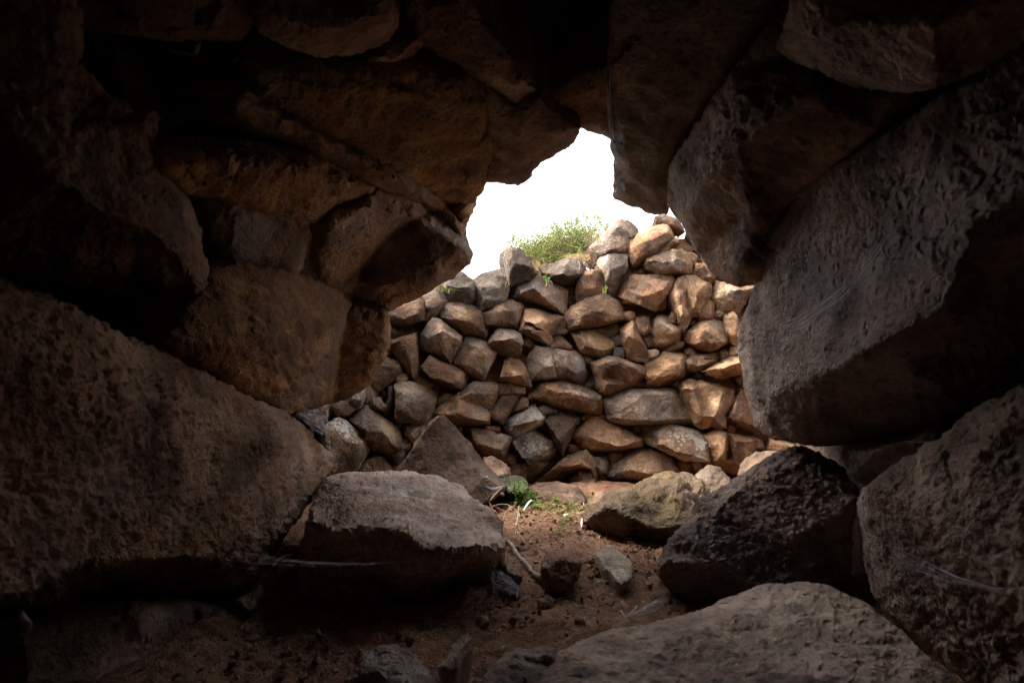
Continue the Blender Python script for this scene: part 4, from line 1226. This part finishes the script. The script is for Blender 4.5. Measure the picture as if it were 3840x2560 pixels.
def blade(path, widths, up=(0, 0, 1), thick=0.0012):
    """a slightly cupped, closed blade along a path"""
    V, Fc = [], []
    n = len(path)
    for i, p in enumerate(path):
        t = (path[min(i + 1, n - 1)] - path[max(i - 1, 0)]).normalized()
        sd_ = t.cross(Vector(up))
        sd_ = sd_.normalized() if sd_.length > 1e-4 else Vector((1, 0, 0))
        nn = sd_.cross(t)
        w = widths[i]
        V += [tuple(p - sd_ * w + nn * w * 0.25), tuple(p + nn * thick), tuple(p + sd_ * w + nn * w * 0.25), tuple(p - nn * thick)]
    for i in range(n - 1):
        for k in range(4):
            a = i * 4 + k
            b = i * 4 + (k + 1) % 4
            Fc.append((a, b, b + 4, a + 4))
    return V, Fc

p = smooth_path(pathpts('H', "610,590,.015 660,540,.03 700,520,.03 745,512,.02", 0.02), 4)
V, Fc = blade(p, [0.002 + 0.005 * math.sin(math.pi * k / (len(p) - 1)) for k in range(len(p))])
tag(mesh_obj("feather", V, Fc, M_WHITE), "curved white feather on the moss below the creeper plant", "feather")
p = smooth_path(pathpts('H', "1040,655 1070,658 1105,650", 0.018), 4)
V, Fc = blade(p, [0.001 + 0.009 * math.sin(math.pi * k / (len(p) - 1)) for k in range(len(p))])
tag(mesh_obj("feather", V, Fc, M_WHITE), "small oval white feather on bare dirt left of the mossy boulder", "feather")
p = smooth_path(pathpts('H', "1225,790 1232,740 1235,710", 0.02), 3)
V, Fc = blade(p, [0.001 + 0.003 * math.sin(math.pi * k / (len(p) - 1)) for k in range(len(p))])
tag(mesh_obj("feather", V, Fc, M_WHITE), "tiny white feather against the left foot of the mossy boulder", "feather")

# sticks by the left block
for s_, r_, lb in (("530,850 640,770 770,712", .006, "thin crooked twig jutting out beside the lowest left block"),
                   ("600,912 700,870 800,840 900,812", .013, "broken flat piece of wood beside the lowest left block")):
    p = [at(q[0], q[1], 1.86 + 0.03 * k) for k, q in enumerate(parse('K', s_))]
    p = smooth_path(p, 4)
    V, Fc = tubes([(p, [r_ * (0.8 + 0.4 * random.Random(k).random()) for k in range(len(p))])], 6)
    tag(mesh_obj("twig", V, Fc, M_WOOD), lb, "twig")

# crumbs and grit on the floor: far too many to count
rg = np.random.RandomState(5)
ico = np.array([(0, 0, 1), (.894, 0, .447), (.276, .851, .447), (-.724, .526, .447), (-.724, -.526, .447), (.276, -.851, .447),
                (.724, .526, -.447), (-.276, .851, -.447), (-.894, 0, -.447), (-.276, -.851, -.447), (.724, -.526, -.447), (0, 0, -1)])
icf = np.array([(0, 1, 2), (0, 2, 3), (0, 3, 4), (0, 4, 5), (0, 5, 1), (1, 6, 2), (2, 6, 7), (2, 7, 3), (3, 7, 8), (3, 8, 4), (4, 8, 9), (4, 9, 5), (5, 9, 10), (5, 10, 1), (1, 10, 6), (11, 7, 6), (11, 8, 7), (11, 9, 8), (11, 10, 9), (11, 6, 10)])
NG = 11000
gx_ = rg.uniform(-0.75, 0.85, NG)
gy_ = rg.uniform(0.95, 3.5, NG)
clump = fbm(np.stack([gx_, gy_, 0 * gx_], -1), 2.5, 3) > rg.uniform(-0.5, 0.6, NG)
gx_, gy_ = gx_[clump], gy_[clump]
gz_ = ground_z(gx_, gy_)
gs = 0.0025 + 0.010 * rg.rand(len(gx_)) ** 3.5
gs *= np.where(rg.rand(len(gx_)) < 0.03, 1.9, 1.0)
VV, FF = [], []
for k in range(len(gx_)):
    v = ico * rg.uniform(0.55, 1.2, (12, 1)) * gs[k] * rg.uniform(0.6, 1.2, (1, 3))
    VV.append(v + np.array([gx_[k], gy_[k], gz_[k] + gs[k] * 0.3]))
    FF.append(icf + 12 * k)
gr = mesh_obj("soil_crumbs", np.concatenate(VV), np.concatenate(FF), M_GRAVEL, smooth=False)
tag(gr, "loose crumbs of earth and grit scattered over the dirt floor", "soil", kind="stuff")

# small fallen chips
chip_spots = []
for k in range(26):
    x, y = rg.uniform(-0.35, 0.5), rg.uniform(1.15, 3.0)
    if x > 0.1 and y < 1.5:
        continue
    r_ = rg.uniform(0.010, 0.024)
    v = np.array([(a, b, c) for a in np.linspace(-1, 1, 4) for b in np.linspace(-1, 1, 4) for c in np.linspace(-1, 1, 4) if max(abs(a), abs(b), abs(c)) > .9])
    import bmesh
    bm = bmesh.new()
    for q in v / np.linalg.norm(v, axis=1)[:, None] ** 0.6 * rg.uniform(.75, 1.15, (len(v), 1)) * r_ * rg.uniform(.5, 1.1, (1, 3)):
        bm.verts.new(q)
    bmesh.ops.convex_hull(bm, input=bm.verts)
    me = bpy.data.meshes.new("stone_chip")
    bm.to_mesh(me)
    bm.free()
    me.materials.append(M_LOOSE)
    at_c = me.attributes.new("mixv", 'FLOAT_COLOR', 'POINT')
    at_c.data.foreach_set("color", np.tile(rg.uniform(.3, .7, 4), (len(me.vertices), 1)).astype(np.float32).ravel())
    o = bpy.data.objects.new("stone_chip", me)
    COL.objects.link(o)
    o.location = (x, y, float(ground_z(np.array([x]), np.array([y]))[0]) + r_ * .25)
    o.rotation_euler = tuple(rg.uniform(0, 6, 3))
    o.color = (*(np.array((1.0, .78, .62)) * rg.uniform(.6, 1.2)), 1)
    tag(o, "small angular stone chip lying on the dirt floor", "stone", "stone chips on the dirt floor")

# dead leaf bits and splinters
VV, FF = [], []
for k in range(420):
    x, y = rg.uniform(-0.4, 0.6), rg.uniform(1.2, 3.3)
    z = float(ground_z(np.array([x]), np.array([y]))[0]) + .004
    an, ln, wd = rg.rand() * 6.28, rg.uniform(.006, .022), rg.uniform(.0012, .004)
    dx, dy = math.cos(an), math.sin(an)
    b0 = len(VV)
    VV += [(x - dx * ln, y - dy * ln, z), (x - dy * wd, y + dx * wd, z + .003), (x + dx * ln, y + dy * ln, z + rg.uniform(0, .006)), (x + dy * wd, y - dx * wd, z + .001)]
    FF.append((b0, b0 + 1, b0 + 2, b0 + 3))
M_LITTER = simple_mat("dead_litter", (0.10, 0.06, 0.035), (0.46, 0.38, 0.28), island=True)
tag(mesh_obj("leaf_litter", VV, FF, M_LITTER, smooth=False), "dry splinters and leaf bits strewn over the dirt floor", "litter", kind="stuff")

# moss: short shoots
VV, FF = [], []
nb_m = 0
for k in range(5200):
    x = rg.normal(0.22, 0.22)
    y = rg.normal(3.2, 0.16)
    if fbm(np.array([[x, y, 3.0]]), 7, 2)[0] < -0.05 or y < 2.92:
        continue
    z = float(ground_z(np.array([x]), np.array([y]))[0])
    h = rg.uniform(0.004, 0.014)
    an = rg.rand() * 6.28
    w = 0.0025
    dx, dy = math.cos(an) * w, math.sin(an) * w
    lx, ly = rg.normal(0, h * 0.5, 2)
    VV += [(x - dx, y - dy, z - .002), (x + dx, y + dy, z - .002), (x + lx, y + ly, z + h)]
    FF.append((nb_m, nb_m + 1, nb_m + 2))
    nb_m += 3
tag(mesh_obj("moss", VV, FF, M_MOSSB, smooth=False), "olive green moss carpet on the dirt at the foot of the far wall", "moss", kind="stuff")

# ---------------------------------------------------------------- leafy creeper by the moss
def leaf_geo(c, d, up, ln, wd):
    d = Vector(d).normalized()
    s = d.cross(Vector(up))
    s = s.normalized() if s.length > 1e-4 else Vector((1, 0, 0))
    n = s.cross(d)
    c = Vector(c)
    return [tuple(c), tuple(c + d * ln * .45 + s * wd + n * wd * .3), tuple(c + d * ln + n * -wd * .2), tuple(c + d * ln * .45 - s * wd + n * wd * .3), tuple(c + d * ln * .5 - n * wd * .1)]
LEAFF = [(0, 1, 4), (1, 2, 4), (2, 3, 4), (3, 0, 4)]
creep = empty("creeper_plant", gnd(*parse('H', "480,560")[0], 0.0), "small bright green creeper with red stems on the moss", "plant")
def hpt(x, y, Y):
    q = parse('H', "%f,%f" % (x, y))[0]
    return at(q[0], q[1], Y)
st = [[(240, 530, 2.98), (280, 600, 2.95), (330, 660, 2.92), (440, 640, 2.97), (480, 590, 3.0), (545, 510, 3.08), (560, 430, 3.1)],
      [(175, 500, 3.02), (260, 540, 3.0), (400, 620, 2.98), (455, 640, 2.97)],
      [(440, 640, 2.97), (520, 650, 2.97), (600, 668, 2.95)], [(480, 640, 2.97), (490, 700, 2.93), (520, 760, 2.88)]]
ps = [(smooth_path([hpt(*q) for q in s_], 4), 0.0042) for s_ in st]
V, Fc = tubes(ps, 6)
mesh_obj("red_stem", V, Fc, M_RED, creep)
st2 = [[(240, 530, 2.98), (200, 450, 3.0), (175, 390, 3.02), (180, 310, 3.04), (215, 240, 3.06)], [(240, 515, 2.98), (300, 440, 3.0), (375, 360, 3.02)],
       [(260, 570, 2.97), (330, 545, 3.0), (400, 540, 3.02), (470, 560, 3.02), (515, 600, 3.0)], [(150, 380, 3.02), (175, 440, 3.0), (190, 500, 3.0)],
       [(690, 465, 3.15), (780, 462, 3.2), (890, 465, 3.25)], [(360, 440, 3.02), (375, 420, 3.02), (398, 432, 3.02), (390, 448, 3.02), (370, 440, 3.02)],
       [(215, 240, 3.06), (235, 270, 3.05), (250, 290, 3.05)], [(580, 380, 3.12), (610, 440, 3.1), (630, 500, 3.1)]]
V, Fc = tubes([(smooth_path([hpt(*q) for q in s_], 4), 0.0026) for s_ in st2], 5)
mesh_obj("dry_stem", V, Fc, M_STRAW, creep)
VV, FF = [], []
rl = random.Random(9)
for k in range(80):
    x = rl.uniform(440, 900) if k % 3 == 0 else rl.gauss(560, 70)
    y = rl.gauss(430, 95)
    if not (430 < x < 900 and 285 + max(0, x - 620) * 0.85 < y < 590):
        continue
    c = hpt(x, y, rl.uniform(3.03, 3.16))
    for j in range(rl.choice((3, 3, 5))):
        an = rl.uniform(0, 6.28)
        d = (math.cos(an), rl.uniform(-.6, .2), math.sin(an) * .7 - .15)
        VV += leaf_geo(c, d, (rl.uniform(-.4, .4), -.6, .8), rl.uniform(.011, .023), rl.uniform(.003, .006))
        b0 = len(VV) - 5
        FF += [tuple(b0 + q for q in f) for f in LEAFF]
mesh_obj("leaves", VV, FF, M_LEAF, creep)
def seedling(fr, spots, label, ln=.016):
    VV, FF, stems = [], [], []
    base = None
    for (x, y) in parse(fr, spots):
        g0 = gnd(x, y, 0.0)
        base = base or g0
        c = g0 + Vector((rl.uniform(-.005, .005), 0, rl.uniform(.015, .035)))
        stems.append(([g0, (g0 + c) / 2 + Vector((.002, 0, 0)), c], 0.0012))
        for j in range(4):
            an = j * 1.57 + rl.random()
            VV += leaf_geo(c, (math.cos(an), math.sin(an) * .5 - .4, .1), (0, -.5, .9), ln * rl.uniform(.8, 1.3), ln * .35)
            b0 = len(VV) - 5
            FF += [tuple(b0 + q for q in f) for f in LEAFF]
    e = empty("seedling", base, label, "plant")
    mesh_obj("leaves", VV, FF, M_LEAF, e)
    V, Fc = tubes(stems, 4)
    mesh_obj("stem", V, Fc, M_LEAF, e)
seedling('H', "970,810 1030,800 1060,770 1075,745 1040,810", "small green seedling on bare dirt beside the oval white feather", .018)
seedling('H', "720,600 745,590 770,600", "tiny bright seedling in the moss beside the curved white feather")
seedling('H', "940,530 955,525", "dark green seedling between the moss and the reddish boulder")
seedling('H', "1720,2010 1740,2000", "lone seedling under the rugged boulder by the foreground slab")

# ---------------------------------------------------------------- shrub on the wall top
shb = at(2080, 1010, 4.5)
shrub = empty("shrub", shb, "bushy green shrub growing on top of the stone wall against the sky", "shrub")
rb = random.Random(21)
paths, VV, FF = [], [], []
ENV = np.array([(1850, 985), (1890, 898), (1960, 868), (2040, 842), (2100, 832), (2160, 822), (2200, 806), (2250, 820), (2285, 870), (2270, 905), (2200, 960), (2150, 990), (2060, 1020), (1960, 1030), (1880, 1000)])
def add_leaf(c, s):
    an, el = rb.uniform(0, 6.28), rb.uniform(-.9, .9)
    d = (math.cos(an) * math.cos(el), math.sin(an) * math.cos(el), math.sin(el))
    w = s * rb.uniform(.28, .45)
    dv = Vector(d)
    sv = dv.cross(Vector((rb.random(), rb.random(), rb.random()))).normalized()
    b0 = len(VV)
    VV.extend([tuple(c), tuple(c + dv * s * .5 + sv * w), tuple(c + dv * s), tuple(c + dv * s * .5 - sv * w)])
    FF.append((b0, b0 + 1, b0 + 2, b0 + 3))
cnt = 0
while cnt < 460:
    x, y = rb.uniform(1840, 2300), rb.uniform(800, 1030)
    if not inside(np.array([x]), np.array([y]), ENV)[0]:
        continue
    cnt += 1
    depthv = rb.uniform(4.38, 4.85)
    tip = at(x, y, depthv)
    root = at(rb.gauss(2110, 60), 1030, 4.55)
    mid = root.lerp(tip, .55) + Vector((rb.uniform(-.06, .06), rb.uniform(-.05, .05), rb.uniform(.0, .07)))
    p = smooth_path([root, mid, tip], 5)
    paths.append((p, [0.004 * (1 - .75 * k / len(p)) for k in range(len(p))]))
    for k in range(42):
        t = rb.uniform(.5, 1.0)
        c = p[min(int(t * (len(p) - 1)), len(p) - 1)] + Vector((rb.gauss(0, .030), rb.gauss(0, .04), rb.gauss(0, .026)))
        add_leaf(c, rb.uniform(.008, .018))
SPRIGS = [((2075, 880), (2070, 800)), ((2090, 870), (2078, 795)), ((2120, 850), (2128, 795)), ((2145, 850), (2147, 800)), ((2200, 840), (2210, 800)),
          ((2230, 835), (2245, 800)), ((2270, 850), (2320, 795)), ((2275, 860), (2318, 808)), ((2040, 860), (2005, 820)), ((1965, 890), (1950, 860)),
          ((1900, 940), (1870, 905)), ((1880, 980), (1845, 930)), ((2030, 870), (2060, 830)), ((1870, 1000), (1842, 985)), ((2210, 820), (2192, 797)), ((1930, 900), (1922, 875))]
for k in range(70):
    i_e = rb.uniform(1, 9)
    e0 = ENV[int(i_e)] * (1 - i_e % 1) + ENV[int(i_e) + 1] * (i_e % 1)
    SPRIGS.append(((e0[0], e0[1] + 18), (e0[0] + rb.gauss(0, 16), e0[1] - rb.uniform(6, 44))))
for (x0, y0), (x1, y1) in SPRIGS:
    Yd = rb.uniform(4.45, 4.7)
    p = smooth_path([at(x0, y0, Yd), at((x0 + x1) / 2 + rb.uniform(-6, 6), (y0 + y1) / 2, Yd), at(x1, y1, Yd)], 6)
    paths.append((p, 0.0013))
    for q in p:
        for k in range(3):
            add_leaf(q + Vector((rb.gauss(0, .006), rb.gauss(0, .006), rb.gauss(0, .006))), rb.uniform(.006, .013))
mesh_obj("foliage", VV, FF, M_SHRUB, shrub, smooth=False)
V, Fc = tubes(paths, 4)
mesh_obj("branches", V, Fc, M_TWIG, shrub)

def tuft(name, base_px, Y, n, hpx, spread, mat, label, cat="grass", droop=0.0, w=0.0022, seed=1):
    r = random.Random(seed)
    b = at(base_px[0], base_px[1], Y)
    VV, FF = [], []
    m = Y / F
    for k in range(n):
        o_ = Vector((r.gauss(0, spread * m * .35), r.uniform(-.03, .03), r.gauss(0, 4 * m)))
        h = hpx * m * r.uniform(.5, 1.0)
        lean = r.gauss(0, spread * m * .6)
        p = [b + o_, b + o_ + Vector((lean * .3, 0, h * .55)), b + o_ + Vector((lean, r.uniform(-.03, .03), h * (1 - droop * r.random())))]
        p = smooth_path(p, 3)
        v, f = blade(p, [w * (1 - .85 * q / (len(p) - 1)) for q in range(len(p))], up=(0, 1, .1), thick=.0004)
        b0 = len(VV)
        VV += v
        FF += [tuple(b0 + q for q in ff) for ff in f]
    return tag(mesh_obj(name, VV, FF, mat), label, cat)
tuft("dry_grass_tuft", (2180, 975), 4.25, 70, 45, 70, M_DRY, "straw-yellow grass tuft on the wall top right under the shrub", droop=.9, seed=2)
tuft("dry_grass_tuft", (2240, 930), 4.45, 60, 90, 60, M_DRY, "tall dry yellow grass between the shrub and the topmost boulder of the wall", droop=.3, seed=3)
tuft("dry_grass_tuft", (2470, 858), 4.5, 90, 30, 110, M_DRY, "low dry grass on the wall top at the right edge of the sky", droop=.4, seed=4)
tuft("dry_grass_tuft", (2015, 1010), 4.2, 30, 50, 30, M_DRY, "thin dry grass at the lower left foot of the shrub", droop=.4, seed=5)
tuft("grass_tuft", (1668, 1092), 3.62, 14, 42, 60, M_GRASS, "small green grass tuft in a joint near the left end of the wall", droop=.9, w=.003, seed=6)
tuft("grass_tuft", (2175, 950), 4.2, 7, 60, 50, M_GRASS, "few long green blades arching below the shrub", droop=.5, w=.004, seed=7)
tuft("fern_sprig", (2267, 1095), 4.0, 9, 22, 14, M_GRASS, "tiny green sprig in the joint above the widest pale wall stone", cat="plant", w=.004, seed=8)

def roots(label, fr, specs, Y, r0, mat):
    ps = []
    for s_ in specs:
        p = smooth_path([at(q[0], q[1], Y) for q in parse(fr, s_)], 4)
        ps.append((p, [r0 * (1 - .6 * k / len(p)) for k in range(len(p))]))
    V, Fc = tubes(ps, 5)
    return tag(mesh_obj("root", V, Fc, mat), label, "root")
roots("pale forked roots dangling under the shrub over a dark wall stone", 'A', ["985,540 1000,575 990,610", "1040,545 1060,570 1082,592", "1030,545 1050,580 1065,600"], 3.93, .004, M_ROOT)
roots("tan frayed root mat hanging down the left face of the dark top stone", 'A', ["320,500 345,600 362,720", "335,480 350,590 365,730", "345,520 372,600 368,735 350,770", "360,600 366,700 375,760", "330,560 355,680 340,760", "352,540 360,650 372,745"], 3.86, .0022, M_ROOT)
roots("thin white roots below the little bright leaf near the wall top", 'A', ["700,705 705,740 695,760", "715,715 730,745 735,765", "720,710 745,720 760,745"], 3.80, .0035, M_ROOT)
VV, FF = [], []
for k in range(9):
    c = at(1750 + (697 + rl.uniform(-12, 12)) / 2.352, 750 + (690 + rl.uniform(-9, 9)) / 2.352, 3.80)
    VV += leaf_geo(c, (rl.uniform(-1, 1), -.3, rl.uniform(-.6, 1)), (0, -1, .3), .026, .009)
    b0 = len(VV) - 5
    FF += [tuple(b0 + q for q in f) for f in LEAFF]
tag(mesh_obj("leaf_cluster", VV, FF, M_LEAF), "single bright green leaf cluster in a joint near the wall top", "plant")

# ================================================================= COBWEBS
def web(name, label, fr, up, lo, Yf, mat, nseg=60, nv=10, densf=None, nstr=11, rad=0.0003):
    def res(s_):
        p = [Vector((q[0], q[1], 0)) for q in parse(fr, s_)]
        p = smooth_path(p, 8)
        L_ = np.cumsum([0] + [(p[i + 1] - p[i]).length for i in range(len(p) - 1)])
        t = np.linspace(0, L_[-1], nseg)
        return np.interp(t, L_, [q.x for q in p]), np.interp(t, L_, [q.y for q in p])
    ux_, uy_ = res(up)
    lx_, ly_ = res(lo)
    P, D, A = [], [], []
    for j in range(nv):
        v = j / (nv - 1)
        x = ux_ + (lx_ - ux_) * v
        y = uy_ + (ly_ - uy_) * v
        P.append(unproj(x, y, Yf(x, y)))
        u = np.linspace(0, 1, nseg)
        d = densf(u, v) if densf else (0.25 + 0.75 * v ** 2) * np.sin(np.pi * np.clip(u, .03, .97)) ** .5
        D.append(d + 0 * u)
        A.append(np.stack([u, v + 0 * u, 0 * u], -1))
    P, D, A = np.concatenate(P), np.concatenate(D), np.concatenate(A)
    i_ = np.arange(len(P)).reshape(nv, nseg)
    f = np.stack([i_[:-1, :-1], i_[1:, :-1], i_[1:, 1:], i_[:-1, 1:]], -1).reshape(-1, 4)
    root_o = empty(name, Vector(P.mean(0)), label, "cobweb")
    o = mesh_obj("silk_sheet", P, f, mat, root_o)
    a1 = o.data.attributes.new("dens", 'FLOAT', 'POINT')
    a1.data.foreach_set("value", D.astype(np.float32))
    a2 = o.data.attributes.new("along", 'FLOAT_VECTOR', 'POINT')
    a2.data.foreach_set("vector", A.astype(np.float32).ravel())
    G_ = P.reshape(nv, nseg, 3)
    rw = random.Random(len(label))
    sp_ = []
    for k in range(nstr):
        v0 = 1 - rw.random() ** 1.5 if k % 3 else rw.random()
        v1 = min(1, max(0, v0 + rw.gauss(0, .25)))
        u0 = rw.uniform(0, .5)
        u1 = min(1, u0 + rw.uniform(.3, .8))
        pp = []
        for q in range(14):
            t = q / 13
            uu = (u0 + (u1 - u0) * t) * (nseg - 1)
            vv = (v0 + (v1 - v0) * t) * (nv - 1)
            iu, iv_ = min(int(uu), nseg - 2), min(int(vv), nv - 2)
            fu, fv = uu - iu, vv - iv_
            pp.append(Vector((G_[iv_, iu] * (1 - fu) + G_[iv_, iu + 1] * fu) * (1 - fv) + (G_[iv_ + 1, iu] * (1 - fu) + G_[iv_ + 1, iu + 1] * fu) * fv) + Vector((0, rw.uniform(-.004, .004), rw.uniform(-.001, .001))))
        sp_.append((pp, rad * rw.uniform(.5, 1.2)))
    V_, F_ = tubes(sp_, 3)
    mesh_obj("silk_strands", V_, F_, M_STRAND, root_o)
    return root_o
def strand_mat():
    m, N, L, B = nodes("silk_strand")
    N.remove(B)
    df = N.new("ShaderNodeBsdfDiffuse")
    t = N.new("ShaderNodeBsdfTranslucent")
    mx = N.new("ShaderNodeMixShader")
    tc = N.new("ShaderNodeTexCoord")
    c = ramp(N, L, noise(N, L, tc.outputs["Object"], 40, 2), [(0.3, (0.8, 0.85, 0.95)), (0.7, (0.95, 0.97, 1.0))])
    L.new(c, df.inputs[0])
    L.new(c, t.inputs[0])
    mx.inputs[0].default_value = 0.5
    L.new(df.outputs[0], mx.inputs[1])
    L.new(t.outputs[0], mx.inputs[2])
    L.new(mx.outputs[0], N["Material Output"].inputs[0])
    return m
M_STRAND = strand_mat()
M_WEB = web_mat("cobweb_silk", 0.65, (3, 12, 1))
M_VEIL = web_mat("cobweb_veil", 0.8, (2.5, 7, 1))
M_WEB2 = web_mat("cobweb_strands", 0.6, (3, 40, 1))
web("cobweb", "long curved veil of cobweb across the big rough right block", 'R', "1600,140 1480,350 1380,480 1150,700 950,880 760,1010 640,1090 550,1165",
    "1700,165 1565,420 1405,620 1290,800 1180,925 980,1045 840,1165 700,1192 550,1172", lambda x, y: tunY(x, y) - 0.17, M_VEIL, nstr=8,
    densf=lambda u, v: (0.30 + 0.70 * v ** 4) * np.clip(np.minimum(u, 1 - u) * 8, 0.1, 1) * (0.7 + 0.6 * np.exp(-((u - .78) / .12) ** 2)))
web("cobweb", "taut silvery cobweb strands stretched in front of the broad flat-topped boulder", 'K', "-100,640 300,690 600,745 900,785 1200,803 1568,818 2100,800 2400,785",
    "-100,760 300,825 600,832 900,846 1200,851 1568,838 2100,806 2400,787", lambda x, y: 1.42 + 0.0004 * (x - 850), M_WEB2, nseg=70,
    densf=lambda u, v: np.clip(1.35 - np.abs(u - .55) * 1.9, 0, 1) * (0.55 + .45 * abs(2 * v - 1)))
web("cobweb", "bluish torn cobweb over the lower right block", 'N', "1490,605 1620,640 1720,700 1900,790 2050,850 2200,885 2352,880 2500,860",
    "1500,660 1600,760 1750,800 1900,860 2050,880 2200,918 2352,905 2500,880", lambda x, y: tunY(x, y) - 0.16, M_WEB,
    densf=lambda u, v: np.clip(np.minimum(u, 1 - u) * 6, 0, 1) * (0.45 + .55 * v * v))
web("cobweb", "funnel-shaped white cobweb at the right foot of the flat-topped boulder", 'H', "240,1230 320,1235 430,1290 520,1370 600,1460",
    "200,1300 260,1390 340,1450 450,1500 560,1520", lambda x, y: 1.76 + 0 * x, M_WEB, nstr=12, densf=lambda u, v: (0.9 - .5 * v) * np.clip(np.minimum(u, 1 - u) * 5, 0.15, 1))
web("cobweb", "pale cobweb filling the gap at the far left end of the sunlit wall", 'D', "0,435 150,430 260,470 330,560 350,640", "20,470 120,560 220,640 300,660 350,650",
    lambda x, y: 2.75 + 0 * x, M_WEB, nstr=9, rad=0.0004, densf=lambda u, v: 0.7 * np.clip(np.minimum(u, 1 - u) * 5, 0.1, 1))
web("cobweb", "dusty frayed cobweb fringe on the edge of the block right of the sky gap", 'G', "1394,150 1393,210 1395,270 1400,320", "1399,150 1402,210 1406,280 1412,345",
    lambda x, y: tunY(x, y) + 0.0, M_WEB2, densf=lambda u, v: 0.3 + .7 * u)
web("cobweb", "faint cobweb on the dirt left of the rugged boulder", 'N', "-90,1050 0,1010 80,970 150,930", "-90,1065 0,1050 100,1020 160,960", lambda x, y: 1.62 + 0 * x, M_WEB)
web("cobweb", "small cobweb hung on the lower right edge of the dark triangular slab", 'H', "190,330 250,350 320,350 380,345", "200,345 270,385 310,380 380,350", lambda x, y: 2.93 + 0 * x, M_WEB)
M_SILK = simple_mat("silk_bundle", (0.14, 0.14, 0.16), (0.35, 0.35, 0.38), 60)
cz = [at(*gpt(75, 1368), 0.92), at(*gpt(66, 1392), 0.92), at(*gpt(50, 1402), 0.92), at(*gpt(52, 1420), 0.92), at(*gpt(62, 1434), 0.92), at(*gpt(70, 1442), 0.92)]
cp = smooth_path(cz, 4)
V, Fc = tubes([(cp, [0.001 if k < 7 else 0.003 + 0.003 * math.sin((k - 7) / (len(cp) - 7) * 3.0) for k in range(len(cp))])], 8)
V = np.array(V)
V += 0.002 * fbm(V, 90, 2)[:, None]
tag(mesh_obj("silk_cocoon", V, Fc, M_SILK), "little silk-wrapped bundle hanging at the lower left edge", "cocoon")
thr = [([at(2115, 540, 2.5), at(2117, 590, 2.5), at(2118, 632, 2.5)], 0.0009), ([at(2128, 548, 2.5), at(2136, 555, 2.5), at(2132, 560, 2.5)], 0.0032)]
V, Fc = tubes(thr, 5)
tag(mesh_obj("hanging_thread", V, Fc, M_WOOD), "fine thread with a speck dangling in the bright sky gap", "thread")
